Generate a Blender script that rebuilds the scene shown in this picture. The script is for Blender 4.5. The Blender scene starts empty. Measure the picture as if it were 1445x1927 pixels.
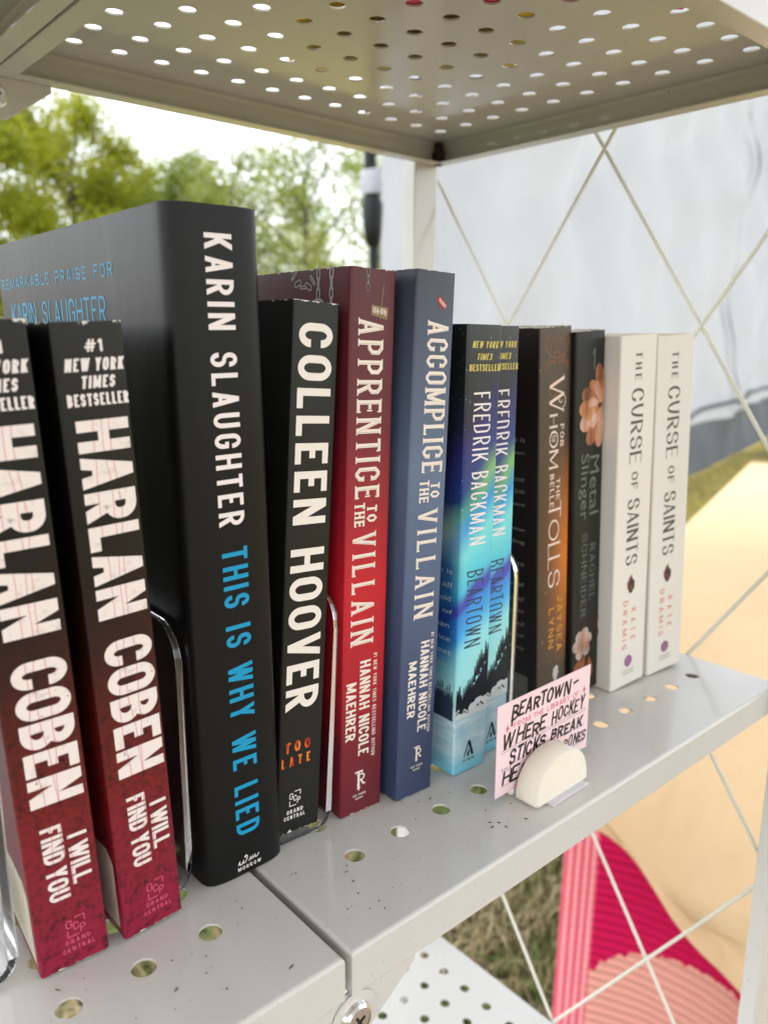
import bpy, math, random
from mathutils import Vector, Matrix
R_ = math.radians
random.seed(7)
C = bpy.context.scene.collection
SC = bpy.context.scene

# ------------------------------------------------------------------ camera
def cam_axes(yaw, pitch, roll):
    f = Vector((math.sin(yaw)*math.cos(pitch), math.cos(yaw)*math.cos(pitch), -math.sin(pitch)))
    r = Vector((math.cos(yaw), -math.sin(yaw), 0)); u = r.cross(f)
    return r*math.cos(roll)+u*math.sin(roll), u*math.cos(roll)-r*math.sin(roll), f
CAM = Vector((-.4581, -.1719, .1943))
cr, cu, cf = cam_axes(.7211, .2139, .0064)
cd = bpy.data.cameras.new('camera'); cam = bpy.data.objects.new('camera', cd); C.objects.link(cam)
cam.matrix_world = Matrix(((cr.x, cu.x, -cf.x, CAM.x), (cr.y, cu.y, -cf.y, CAM.y), (cr.z, cu.z, -cf.z, CAM.z), (0, 0, 0, 1)))
cd.sensor_fit = 'VERTICAL'; cd.sensor_height = 36; cd.lens = 1494.5/1927*36
cd.clip_start = .01; cd.clip_end = 2000
cd.dof.use_dof = True; cd.dof.focus_distance = .305; cd.dof.aperture_fstop = 10.8
SC.camera = cam

# ------------------------------------------------------------------ light
SUN_EL, SUN_AZ = R_(62), R_(-75)         # azimuth from +Y towards +X
w = bpy.data.worlds.new('World'); SC.world = w; w.use_nodes = True
nt = w.node_tree; bg = nt.nodes['Background']
sky = nt.nodes.new('ShaderNodeTexSky'); sky.sky_type = 'NISHITA'; sky.sun_disc = False
sky.sun_elevation = SUN_EL; sky.sun_rotation = SUN_AZ; sky.dust_density = 1.5; sky.air_density = 1.0
hs = nt.nodes.new('ShaderNodeHueSaturation'); hs.inputs['Saturation'].default_value = .2
nt.links.new(sky.outputs[0], hs.inputs['Color']); nt.links.new(hs.outputs[0], bg.inputs[0])
bg.inputs[1].default_value = .15
sd = bpy.data.lights.new('sun', 'SUN'); sd.energy = .5; sd.angle = R_(24); sd.color = (1, .97, .93)
sun = bpy.data.objects.new('sun', sd); C.objects.link(sun)
sdir = Vector((math.sin(SUN_AZ)*math.cos(SUN_EL), math.cos(SUN_AZ)*math.cos(SUN_EL), math.sin(SUN_EL)))
sun.rotation_euler = sdir.to_track_quat('Z', 'Y').to_euler()
SC.view_settings.view_transform = 'Standard'; SC.view_settings.look = 'None'
SC.view_settings.gamma = 1; SC.view_settings.exposure = 2.1
SC.cycles.max_bounces = 10; SC.cycles.transparent_max_bounces = 12; SC.cycles.transmission_bounces = 10

# ------------------------------------------------------------------ materials
def lin(r, g, b, k=.9):
    f = lambda c: (c/255/12.92 if c/255 <= .04045 else ((c/255+.055)/1.055)**2.4)*k
    return (f(r), f(g), f(b), 1)
class NT:
    """small node-graph helper"""
    def __init__(s, name, rough=.5, spec=.5, col=(.5, .5, .5, 1), **kw):
        s.m = bpy.data.materials.new(name); s.m.use_nodes = True; s.t = s.m.node_tree
        s.p = s.t.nodes['Principled BSDF']; s.out = s.t.nodes['Material Output']
        s.p.inputs['Base Color'].default_value = col; s.p.inputs['Roughness'].default_value = rough
        s.p.inputs['Specular IOR Level'].default_value = spec
        for k, v in kw.items(): s.p.inputs[k.replace('_', ' ')].default_value = v
        s._tc = None
    def n(s, typ, **kw):
        x = s.t.nodes.new(typ)
        for k, v in kw.items(): setattr(x, k, v)
        return x
    def l(s, a, b): s.t.links.new(a, b)
    @property
    def tc(s):
        if not s._tc: s._tc = s.n('ShaderNodeTexCoord').outputs['Object']
        return s._tc
    def xyz(s):
        x = s.n('ShaderNodeSeparateXYZ'); s.l(s.tc, x.inputs[0]); return x.outputs
    def math(s, op, a, b=None, c=None):
        x = s.n('ShaderNodeMath', operation=op)
        for i, q in enumerate((a, b, c)):
            if q is None: continue
            if isinstance(q, (int, float)): x.inputs[i].default_value = q
            else: s.l(q, x.inputs[i])
        return x.outputs[0]
    def noise(s, scale, detail=3, rough=.5, vec=None, stretch=None):
        x = s.n('ShaderNodeTexNoise'); x.inputs['Scale'].default_value = scale; x.inputs['Detail'].default_value = detail
        x.inputs['Roughness'].default_value = rough
        v = vec or s.tc
        if stretch:
            mp = s.n('ShaderNodeMapping'); mp.inputs['Scale'].default_value = stretch; s.l(v, mp.inputs[0]); v = mp.outputs[0]
        s.l(v, x.inputs['Vector']); return x.outputs['Fac']
    def ramp(s, fac, stops, interp='LINEAR'):
        x = s.n('ShaderNodeValToRGB'); r = x.color_ramp; r.interpolation = interp
        while len(r.elements) < len(stops): r.elements.new(.5)
        for e, (p, c) in zip(r.elements, stops): e.position = p; e.color = c if isinstance(c, tuple) else (c, c, c, 1)
        s.l(fac, x.inputs[0]); return x.outputs[0]
    def mix(s, fac, a, b, blend='MIX'):
        x = s.n('ShaderNodeMix', data_type='RGBA', blend_type=blend)
        for i, q in ((0, fac), (6, a), (7, b)):
            if isinstance(q, (int, float, tuple)): x.inputs[i].default_value = q
            else: s.l(q, x.inputs[i])
        return x.outputs[2]
    def rng(s, v, a, b, c=0, d=1):
        x = s.n('ShaderNodeMapRange'); s.l(v, x.inputs[0])
        for i, q in enumerate((a, b, c, d)): x.inputs[i+1].default_value = q
        return x.outputs[0]
    def col(s, c): s.l(c, s.p.inputs['Base Color'])
    def bump(s, h, strength=.3, dist=.001):
        b = s.n('ShaderNodeBump'); b.inputs['Strength'].default_value = strength; b.inputs['Distance'].default_value = dist
        s.l(h, b.inputs['Height']); s.l(b.outputs[0], s.p.inputs['Normal'])
_flat = {}
def flat(name, r, g, b, rough=.5, k=.9):
    key = (name, r, g, b, rough)
    if key not in _flat: _flat[key] = NT(name, rough, .4, lin(r, g, b, k)).m
    return _flat[key]

def steel_paint():
    t = NT('white_powder_coat', .3, .5, (.7, .69, .65, 1))
    n1 = t.noise(14, 4); base = t.mix(n1, (.56, .55, .52, 1), (.59, .58, .55, 1))
    v = t.n('ShaderNodeTexVoronoi'); v.inputs['Scale'].default_value = 75; t.l(t.tc, v.inputs['Vector'])
    wob = t.math('ADD', v.outputs['Distance'], t.math('MULTIPLY', t.noise(700, 2), .06))
    sp = t.math('LESS_THAN', wob, .062)
    sx = t.n('ShaderNodeSeparateColor'); t.l(v.outputs['Color'], sx.inputs[0])
    sp = t.math('MULTIPLY', sp, t.math('GREATER_THAN', sx.outputs[0], .62))
    fine = t.math('GREATER_THAN', t.noise(420, 1), .735)
    c = t.mix(t.math('MULTIPLY', sp, .85), base, (.09, .075, .05, 1)); c = t.mix(t.math('MULTIPLY', fine, .35), c, (.25, .22, .17, 1))
    t.col(c); sm = t.math('ADD', t.math('MULTIPLY', t.noise(14, 5, .6), .6), t.math('MULTIPLY', t.noise(70, 5, .7), .4)); t.l(t.rng(sm, .38, .62, .11, .21), t.p.inputs['Roughness'])
    t.bump(t.noise(260, 2), .02, .0005)
    return t.m
M_STEEL = steel_paint()
M_ROD = NT('rod_paint', .35, .5, (.66, .645, .56, 1)).m
M_CHROME = NT('zinc_bolt', .18, .5, (.72, .72, .72, 1), Metallic=1.0).m
M_DARK = NT('dark_gap', .6, .3, (.02, .02, .02, 1)).m
M_AEDGE = NT('acrylic_edge', .2, .5, (.92, .95, .99, 1), Transmission_Weight=.97).m
M_ACRYL = NT('clear_acrylic', .02, .22, (.97, .985, .99, 1), Transmission_Weight=1.0, IOR=1.49).m
def paper():
    t = NT('page_paper', .85, .2)
    n = t.noise(60, 2, stretch=(40, 1, .3)); t.col(t.mix(n, (.56, .50, .38, 1), (.78, .73, .60, 1))); t.bump(n, .4, .0004); return t.m
M_PAGE = paper()

# ------------------------------------------------------------------ mesh builder
class MB:
    def __init__(s): s.v = []; s.f = []; s.mi = []; s.sm = []
    def add(s, vs, fs, m=0, smooth=False):
        o = len(s.v); s.v += [tuple(p) for p in vs]
        for f in fs: s.f.append([o+i for i in f]); s.mi.append(m); s.sm.append(smooth)
    def box(s, x0, x1, y0, y1, z0, z1, m=0):
        s.add([(x, y, z) for z in (z0, z1) for y in (y0, y1) for x in (x0, x1)],
              [(0, 2, 3, 1), (4, 5, 7, 6), (0, 1, 5, 4), (2, 6, 7, 3), (0, 4, 6, 2), (1, 3, 7, 5)], m)
    def tube(s, pts, r, m=0, n=10, cap=True, smooth=True):
        rings = []; pts = [Vector(p) for p in pts]
        for i, p in enumerate(pts):
            d = (pts[min(i+1, len(pts)-1)]-pts[max(i-1, 0)]).normalized()
            a = d.cross(Vector((0, 0, 1)) if abs(d.z) < .95 else Vector((1, 0, 0))).normalized(); b = d.cross(a)
            rr = r[i] if isinstance(r, (list, tuple)) else r
            rings.append([p+(a*math.cos(2*math.pi*k/n)+b*math.sin(2*math.pi*k/n))*rr for k in range(n)])
        vs = [q for g in rings for q in g]
        fs = [(i*n+k, i*n+(k+1) % n, (i+1)*n+(k+1) % n, (i+1)*n+k) for i in range(len(pts)-1) for k in range(n)]
        s.add(vs, fs, m, smooth)
        if cap:
            s.add(rings[0], [tuple(range(n))[::-1]], m); s.add(rings[-1], [tuple(range(n))], m)
    def grid(s, P, m=0, smooth=True, closed=False):
        """P[i][j] points -> quads"""
        a, b = len(P), len(P[0])
        fs = [(i*b+j, i*b+j+1, (i+1)*b+j+1, (i+1)*b+j) for i in range(a-1) for j in range(b-1)]
        s.add([q for r in P for q in r], fs, m, smooth)
    def prism(s, poly, axis, a, b, m=0):
        """polygon in the two other axes, extruded along axis from a to b"""
        def pt(p, h): q = list(p); q.insert(axis, h); return q
        n = len(poly)
        s.add([pt(p, a) for p in poly]+[pt(p, b) for p in poly],
              [tuple(range(n)), tuple(range(2*n-1, n-1, -1))]+[(i, i+n, (i+1) % n+n, (i+1) % n) for i in range(n)], m)
    def build(s, name, mats, parent=None, bevel=0):
        me = bpy.data.meshes.new(name); me.from_pydata(s.v, [], s.f)
        for m in (mats if isinstance(mats, (list, tuple)) else [mats]): me.materials.append(m)
        me.polygons.foreach_set('material_index', s.mi); me.polygons.foreach_set('use_smooth', s.sm); me.update()
        o = bpy.data.objects.new(name, me); C.objects.link(o); o.parent = parent
        if bevel:
            b = o.modifiers.new('bevel', 'BEVEL'); b.width = bevel; b.segments = 2; b.limit_method = 'ANGLE'
        return o
def thing(name, label, cat, loc=(0, 0, 0), group=None):
    o = bpy.data.objects.new(name, None); C.objects.link(o); o.location = loc; o['label'] = label; o['category'] = cat
    o.empty_display_size = .02
    if group: o['group'] = group
    return o
def tag(o, label=None, cat=None, group=None, kind=None):
    for k, v in (('label', label), ('category', cat), ('group', group), ('kind', kind)):
        if v: o[k] = v
    return o
def smooth01(x): x = max(0, min(1, x)); return x*x*(3-2*x)

# ------------------------------------------------------------------ the rack
L, D, T = .3195, .288, .0009
HOLE_X = [-.0285-.0235*k for k in range(12)]; HOLE_Y = [.0385+.0245*j for j in range(10)]; HR = .004
def tray(x1, z, parent):
    """perforated steel tray whose right end is at x1, top face at z"""
    b = MB(); x0 = x1-L; r = .0016
    N = 24; cx, cy = .0235/2, .0245/2
    hx = [x1+q for q in HOLE_X]
    def ring(px, py):
        ci = [(px+HR*math.cos(2*math.pi*(k+.5)/N), py+HR*math.sin(2*math.pi*(k+.5)/N)) for k in range(N)]
        sq = []
        for k in range(N):
            c, s_ = math.cos(2*math.pi*(k+.5)/N), math.sin(2*math.pi*(k+.5)/N); q = min(cx/abs(c) if abs(c) > 1e-6 else 9, cy/abs(s_) if abs(s_) > 1e-6 else 9)
            sq.append((px+c*q, py+s_*q))
        # snap nearest samples to the cell's corners
        for ax, ay in ((1, 1), (-1, 1), (-1, -1), (1, -1)):
            k = min(range(N), key=lambda i: (sq[i][0]-px-ax*cx)**2+(sq[i][1]-py-ay*cy)**2); sq[k] = (px+ax*cx, py+ay*cy)
        vs = [(a, c, z) for a, c in sq]+[(a, c, z) for a, c in ci]+[(a, c, z-T) for a, c in ci]+[(a, c, z-T) for a, c in sq]
        b.add(vs, [(j*N+i, j*N+(i+1) % N, (j+1)*N+(i+1) % N, (j+1)*N+i) for j in range(3) for i in range(N)])
    for px in hx:
        for py in HOLE_Y: ring(px, py)
    gx0, gx1, gy0, gy1 = hx[-1]-cx, hx[0]+cx, HOLE_Y[0]-cy, HOLE_Y[-1]+cy
    for zz in (z, z-T):
        def q(a, c, d, e): b.add([(a, d, zz), (c, d, zz), (c, e, zz), (a, e, zz)], [(0, 1, 2, 3)])
        q(x0+r, x1-r, r, gy0); q(x0+r, x1-r, gy1, D-r); q(x0+r, gx0, gy0, gy1); q(gx1, x1-r, gy0, gy1)
    prof = [(r, 0)]+[(r-r*math.sin(a), -r+r*math.cos(a)) for a in (R_(22), R_(45), R_(68), R_(90))]
    prof += [(0, -.0160), (.0003, -.0165), (.0105, -.0165), (.0105, -.0157), (.0009, -.0157), (.0009, -.0030), (.0016, -.0009)]
    loops = [[(x0+i, i, z+h), (x1-i, i, z+h), (x1-i, D-i, z+h), (x0+i, D-i, z+h)] for i, h in prof]
    for k in range(len(loops)-1):
        sm = k < 4
        b.add(loops[k]+loops[k+1], [(i, (i+1) % 4, 4+(i+1) % 4, 4+i) for i in range(4)], 0, False)
    if x1 < -.1:      # the two bays gape a little at the front of their joint
        b.v = [(x-.0017*(1-y/.045) if x > x1-.004 and y < .045 else x, y, zz) for x, y, zz in b.v]
    return b.build('shelf', M_STEEL, parent)
rack = thing('shelving_rack', 'white perforated metal shelving rack holding the row of books on its middle shelf', 'shelf', (-L, 0, -.95))
class Off:  # rack origin shift so that parts can be given in world coordinates
    pass
def under_rack(o): o.parent = rack; o.matrix_parent_inverse = Matrix.Translation(rack.location).inverted(); return o
for z in (.3395, 0, -.341, -.682):
    for x1 in (0, -L-.0012): under_rack(tray(x1, z, None))
def post(x0, x1, y0, y1):
    b = MB(); t = .0022
    yo, yi = (y0, y1) if y0 < .1 else (y1, y0)
    poly = [(x0, y0), (x1, y0), (x1, y1), (x0, y1)]
    b.prism(poly, 2, -.93, .352); return under_rack(b.build('post', M_STEEL, None, .0008))
post(-.008, .016, -.012, -.0022); post(-.0255, -.0018, D+.0002, D+.012)
post(-2*L-.016, -2*L+.007, -.012, -.0022); post(-2*L+.0010, -2*L+.025, D+.0002, D+.012)
# crossed end rods, one lattice plane at each end of the rack
for xe in (.0035, -2*L-.0050):
    S = 1.47
    for sg in (1, -1):
        for k in range(8):
            c = (.523-.2195*k) if sg < 0 else (.321-.2195*k)
            ya, yb = 0.0, D; pts = []
            za, zb = sg*S*ya+c, sg*S*yb+c
            lo, hi = -.90, .335
            def clipy(z): return (z-c)/(sg*S)
            y_lo, y_hi = sorted((clipy(lo), clipy(hi)))
            a, e = max(ya-.002, y_lo), min(yb+.006, y_hi)
            if e-a < .02: continue
            off = .0014*sg
            b = MB(); b.tube([(xe+off, a, sg*S*a+c), (xe+off, e, sg*S*e+c)], .00125, n=10)
            under_rack(b.build('brace_rod', M_ROD, None))
# joint plates that tie the two bays together, each with its bolt
def gusset(yf, ya, yb, zt, bolt):
    b = MB(); xc = -L-.0006
    b.prism([(xc-.030, zt), (xc+.030, zt), (xc+.030, zt-.0035), (xc+.006, zt-.0205), (xc-.006, zt-.0205), (xc-.030, zt-.0035)], 1, ya, yb)
    o = under_rack(b.build('joint_plate', M_STEEL, None, .0005))
    if bolt:
        c = MB(); n = 24; y = yf
        prof = [(.0095, 0), (.0095, -.0006), (.0062, -.0008), (.0058, -.0022), (.0050, -.0030), (.0040, -.0031)]
        zc = zt-.0095
        rings = [[(xc+.0018+r*math.cos(2*math.pi*k/n), y+d, zc+r*math.sin(2*math.pi*k/n)) for k in range(n)] for r, d in prof]
        for i in range(len(rings)-1):
            c.add(rings[i]+rings[i+1], [(k, (k+1) % n, n+(k+1) % n, n+k) for k in range(n)], 0 if i > 1 else 1, True)
        c.add(rings[-1], [tuple(range(n))], 0)
        for a in (.5, .5+math.pi/2):
            dx, dz = math.cos(a), math.sin(a); e = y-.00325
            c.add([(xc+.0018+dx*s1*.0026-dz*s2*.0005, e, zc+dz*s1*.0026+dx*s2*.0005) for s1, s2 in ((-1, -1), (1, -1), (1, 1), (-1, 1))], [(0, 1, 2, 3)], 2); y -= .00004
        k = c.build('bolt', [M_CHROME, M_STEEL, M_DARK], None); k.parent = o
gusset(.0006, .0008, .0024, -.0158, True); gusset(D-.0006, D-.0024, D-.0008, .3230, True)
b = MB(); b.tube([(-.0060, D-.0050, .3225), (-.0060, D-.0050, .3380)], .0030, n=12); b.tube([(-.0060, D-.0050, .326), (-.0060, D-.0050, .332)], .0048, n=6, smooth=False)
under_rack(b.build('corner_bolt', M_DARK, None))

# ------------------------------------------------------------------ lettering: a stroke alphabet
r1 = 1
GL = {
 'A': (1.0, [('d', (0, 0), (.5, 1), 1, 0), ('d', (.5, 1), (1, 0), 0, 1), ('p', [(.2, .26), (.8, .26)])]),
 'B': (.95, [('p', [(0, 0), (0, 1)]), ('p', [(0, 1), (.93, 1, r1), (.93, .53, r1), (0, .53)]), ('p', [(0, .53), (1, .53, r1), (1, 0, r1), (0, 0)])]),
 'C': (.95, [('p', [(1, .68), (1, 1, r1), (0, 1, r1), (0, 0, r1), (1, 0, r1), (1, .32)])]),
 'D': (.97, [('p', [(0, 0), (0, 1)]), ('p', [(0, 1), (1, 1, r1), (1, 0, r1), (0, 0)])]),
 'E': (.85, [('p', [(0, 0), (0, 1)]), ('p', [(0, 1), (1, 1)]), ('p', [(0, .52), (.85, .52)]), ('p', [(0, 0), (1, 0)])]),
 'F': (.82, [('p', [(0, 0), (0, 1)]), ('p', [(0, 1), (1, 1)]), ('p', [(0, .5), (.85, .5)])]),
 'G': (.97, [('p', [(1, .68), (1, 1, r1), (0, 1, r1), (0, 0, r1), (1, 0, r1), (1, .46), (.55, .46)])]),
 'H': (1.0, [('p', [(0, 0), (0, 1)]), ('p', [(1, 0), (1, 1)]), ('p', [(0, .5), (1, .5)])]),
 'I': (0, [('p', [(.5, 0), (.5, 1)])]),
 'J': (.8, [('p', [(1, 1), (1, 0, r1), (0, 0, r1), (0, .3)])]),
 'K': (1.0, [('p', [(0, 0), (0, 1)]), ('d', (1, 1), (.08, .36), 1, 0), ('d', (.36, .56), (1, 0), 0, 1)]),
 'L': (.8, [('p', [(0, 0), (0, 1)]), ('p', [(0, 0), (1, 0)])]),
 'M': (1.3, [('p', [(0, 0), (0, 1)]), ('p', [(1, 0), (1, 1)]), ('d', (.02, 1), (.5, .1), 0, 0), ('d', (.98, 1), (.5, .1), 0, 0)]),
 'N': (1.05, [('p', [(0, 0), (0, 1)]), ('p', [(1, 0), (1, 1)]), ('d', (0, 1), (1, 0), 0, 0)]),
 'O': (1.0, [('c', [(0, .5), (0, 1, r1), (1, 1, r1), (1, 0, r1), (0, 0, r1)])]),
 'P': (.93, [('p', [(0, 0), (0, 1)]), ('p', [(0, 1), (1, 1, r1), (1, .44, r1), (0, .44)])]),
 'R': (.97, [('p', [(0, 0), (0, 1)]), ('p', [(0, 1), (.97, 1, r1), (.97, .46, r1), (0, .46)]), ('d', (.42, .48), (1, 0), 0, 1)]),
 'S': (.92, [('p', [(1, .72), (1, 1, r1), (0, 1, r1), (0, .51, r1), (1, .51, r1), (1, 0, r1), (0, 0, r1), (0, .28)])]),
 'T': (.9, [('p', [(.5, 0), (.5, 1)]), ('p', [(0, 1), (1, 1)])]),
 'U': (.98, [('p', [(0, 1), (0, 0, r1), (1, 0, r1), (1, 1)])]),
 'V': (1.0, [('d', (0, 1), (.5, 0), 1, 0), ('d', (.5, 0), (1, 1), 0, 1)]),
 'W': (1.45, [('d', (0, 1), (.26, 0), 1, 0), ('d', (.26, 0), (.5, 1), 0, 0), ('d', (.5, 1), (.74, 0), 0, 0), ('d', (.74, 0), (1, 1), 0, 1)]),
 'X': (1.0, [('d', (0, 1), (1, 0), 1, 1), ('d', (1, 1), (0, 0), 1, 1)]),
 'Y': (1.0, [('d', (0, 1), (.5, .42), 1, 0), ('d', (1, 1), (.5, .42), 1, 0), ('p', [(.5, .45), (.5, 0)])]),
 'Z': (.9, [('p', [(0, 1), (1, 1)]), ('p', [(0, 0), (1, 0)]), ('d', (1, 1), (0, 0), 0, 0)]),
 '1': (.45, [('p', [(.8, 0), (.8, 1)]), ('d', (.8, 1), (0, .72), 0, 0)]),
 '#': (1.0, [('d', (.2, 0), (.45, 1), 0, 0), ('d', (.6, 0), (.85, 1), 0, 0), ('p', [(0, .33), (.95, .33)]), ('p', [(.05, .67), (1, .67)])]),
 '-': (.5, [('p', [(0, .45), (1, .45)])]),
 '!': (.05, [('p', [(.5, .32), (.5, 1)]), ('p', [(.5, 0), (.5, .1)])]),
 ':': (.05, [('p', [(.5, .6), (.5, .72)]), ('p', [(.5, 0), (.5, .1)])]),
 '&': (1.0, [('p', [(1, 0), (.1, .7), (.3, 1, r1), (.6, 1, r1), (.6, .7), (0, .3, r1), (0, 0, r1), (.6, 0), (1, .4)])]),
 ' ': (.5, []),
}
def round_path(pts, R, chamfer=False, closed=False):
    """pts in mm with optional corner flag -> polyline"""
    out = []; n = len(pts)
    for i, p in enumerate(pts):
        V = Vector(p[:2]); flag = len(p) > 2
        if not flag or ((i == 0 or i == n-1) and not closed): out.append(V); continue
        A, B = pts[i-1], pts[(i+1) % n]; a, b = Vector(A[:2])-V, Vector(B[:2])-V
        la, lb = a.length, b.length
        if la < 1e-6 or lb < 1e-6: out.append(V); continue
        fa = .5 if len(A) > 2 else .98; fb = .5 if len(B) > 2 else .98
        ra, rb = la*fa, lb*fb
        if R is not None: ra, rb = min(ra, R), min(rb, R)
        a, b = a/la, b/lb
        if chamfer: out += [V+a*ra, V+b*rb]; continue
        K = 7
        for k in range(K+1):
            f = math.pi/2*k/K; out.append(V+a*ra*(1-math.sin(f))+b*rb*(1-math.cos(f)))
    return out
class Ink:
    """draws strokes on a face of a part; P(u, v, lift) gives the point, everything in millimetres"""
    def __init__(s, mb, P, fine=0, base=.05): s.mb = mb; s.P = P; s.k = 0; s.fine = fine; s.base = base
    def lift(s): s.k += 1; return s.base+(s.k % 20)*.004
    def ribbon(s, pts, tw, th, m, mp, ext0=0, ext1=0, closed=False, up=0):
        q = [pts[0]]
        for p in pts[1:]:
            if (p-q[-1]).length > 1e-4: q.append(p)
        if closed and (q[0]-q[-1]).length < 1e-4: q.pop()
        n = len(q)
        if n < 2: return
        if ext0: q[0] = q[0]+(q[0]-q[1]).normalized()*ext0
        if ext1: q[-1] = q[-1]+(q[-1]-q[-2]).normalized()*ext1
        if s.fine:
            z = [q[0]]
            for a, b in zip(q, q[1:]+([q[0]] if closed else [])):
                c = max(1, int((b-a).length/s.fine))
                z += [a+(b-a)*(i/c) for i in range(1, c+1)]
            q = z[:-1] if closed else z; n = len(q)
        Ls, Rs = [], []
        for i, p in enumerate(q):
            if closed: d0, d1 = (p-q[i-1]).normalized(), (q[(i+1) % n]-p).normalized()
            else:
                d0 = (p-q[i-1]).normalized() if i else (q[1]-p).normalized(); d1 = (q[i+1]-p).normalized() if i < n-1 else d0
            d = (d0+d1)
            d = d.normalized() if d.length > 1e-4 else d1
            nn = Vector((-d.y, d.x)); c = max(.5, nn.dot(Vector((-d1.y, d1.x))))
            hw = .5*math.sqrt((tw*d1.y)**2+(th*d1.x)**2)/c
            Ls.append(p+nn*hw); Rs.append(p-nn*hw)
        h = s.lift()+up
        vs = [s.P(*mp(x.x, x.y), h) for x in Ls]+[s.P(*mp(x.x, x.y), h) for x in Rs]
        s.mb.add(vs, [(i, (i+1) % n, n+(i+1) % n, n+i) for i in range(n if closed else n-1)], m)
    def poly(s, pts, m, up=0):
        h = s.lift()+up; s.mb.add([s.P(u, v, h) for u, v in pts], [tuple(range(len(pts)))], m)
    def line(s, pts, wd, m, up=0): s.ribbon([Vector(p) for p in pts], wd, wd, m, lambda x, y: (x, y), up=up)
    def text(s, txt, m, box, mode, tw, th=None, gap=None, R=None, cham=False, serif=0, st=.5, slant=0, jit=0, inline=None, sp=.5, squeeze=None):
        """box: down -> (u_base, u_cap, v_start, v_end); h -> (u_start, u_end, v_base, v_cap)"""
        th = th or tw
        if mode == 'down': H = box[1]-box[0]; Ln = box[2]-box[3]; mp0 = lambda x, y: (box[0]+y, box[2]-x)
        else: H = box[3]-box[2]; Ln = box[1]-box[0]; mp0 = lambda x, y: (box[0]+x, box[2]+y)
        mp = (lambda x, y: mp0(x+slant*(y-H/2), y))
        gap = tw*.45 if gap is None else gap
        fixed = 0; tot = 0
        for ch in txt:
            f = GL[ch][0]
            if ch == ' ': tot += sp
            elif f < .1: fixed += tw
            else: tot += f
        k = (Ln-fixed-gap*(len(txt)-1))/max(tot, .01); x = 0
        rnd = random.Random(hash(txt) % 1000 if False else sum(map(ord, txt)))
        for ch in txt:
            f, strokes = GL[ch]
            W = sp*k if ch == ' ' else (tw if f < .1 else f*k)
            jx, jy, js = (rnd.uniform(-jit, jit)*H*.12, rnd.uniform(-jit, jit)*H*.16, 1+rnd.uniform(-jit, jit)*.22)
            sk = rnd.uniform(-jit, jit)*.35
            X = lambda g: x+jx+tw/2+g*max(W-tw, 0) if f > .1 else x+jx+W/2
            Y = lambda g: jy+th/2+g*(H*js-th)
            for stq in strokes:
                if stq[0] in 'pc':
                    pts = [(X(p[0])+sk*(p[1]-.5)*H*.3, Y(p[1]))+tuple(p[2:]) for p in stq[1]]
                    pl = round_path(pts, R, cham, stq[0] == 'c')
                    if stq[0] == 'c': s.ribbon(pl, tw, th, m, mp, closed=True)
                    else:
                        ex = []
                        for e in (0, -1):
                            p = stq[1][e]; q = stq[1][1 if e == 0 else -2]
                            vert = abs(p[0]-q[0]) < 1e-6
                            atb = (p[1] in (0, 1)) if vert else (p[0] in (0, 1))
                            ex.append((th/2 if vert else tw/2) if atb else 0)
                            if serif:
                                if vert and p[1] in (0, 1):
                                    yy = 0 if p[1] == 0 else H*js
                                    yy = yy+jy+(st/2 if p[1] == 0 else -st/2); xx = X(p[0])
                                    s.ribbon([Vector((xx-tw*.5-serif, yy)), Vector((xx+tw*.5+serif, yy))], tw, st, m, mp)
                                elif vert:      # terminals of C, G, S
                                    s.ribbon([Vector((X(p[0])-tw*.5-serif*.8, Y(p[1]))), Vector((X(p[0])+tw*.5+serif*.3, Y(p[1])))], tw, st, m, mp)
                                elif not vert and p[0] > .8:
                                    dy = 1 if p[1] == 0 else -1 if p[1] == 1 else 0
                                    yc = Y(p[1]); xx = X(p[0])+tw/2-st/2
                                    s.ribbon([Vector((xx, yc-th/2-(serif if dy <= 0 else 0))), Vector((xx, yc+th/2+(serif if dy >= 0 else 0)))], st, th, m, mp)
                        s.ribbon(pl, tw, th, m, mp, ex[0], ex[1])
                    if inline:
                        o = Vector((tw*.22, -th*.22)); s.ribbon([p+o for p in pl], inline[0], inline[0], inline[1], mp, closed=stq[0] == 'c', up=.03)
                else:
                    (ax, ay), (bx, by), fa, fb = stq[1:]
                    dy = abs(by-ay)*H; dx = abs(bx-ax)*W
                    ln = math.hypot(dx, dy); hx = min(.5*(tw*.96)*ln/max(dy, .01), W*.42)
                    if th < tw*.8 and ((bx-ax)*(by-ay) > 0): hx *= (.35+.65*th/tw)   # thin up-strokes
                    xa, xb = x+jx+hx+ax*(W-2*hx), x+jx+hx+bx*(W-2*hx); ya, yb = jy+ay*H*js, jy+by*H*js
                    nseg = max(1, int(ln/s.fine)) if s.fine else 1; h = s.lift()
                    lo = [(xa-hx+(xb-xa)*i/nseg, ya+(yb-ya)*i/nseg) for i in range(nseg+1)]; hi = [(a+2*hx, c) for a, c in lo]
                    n = nseg+1
                    s.mb.add([s.P(*mp(*p), h) for p in lo+hi], [(i, i+1, n+i+1, n+i) for i in range(nseg)], m)
                    if inline:
                        o = hx*.5; s.ribbon([Vector((xa+o, ya)), Vector((xb+o, yb))], inline[0], inline[0], inline[1], mp, -th*.3, -th*.3, up=.03)
                    if serif:
                        for (xx, yy, fl) in ((xa, ay, fa), (xb, by, fb)):
                            if fl and yy in (0, 1):
                                yq = jy+(st/2 if yy == 0 else H*js-st/2)
                                s.ribbon([Vector((xx-hx-serif*.8, yq)), Vector((xx+hx+serif*.8, yq))], tw, st, m, mp)
            x += W+gap
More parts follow.
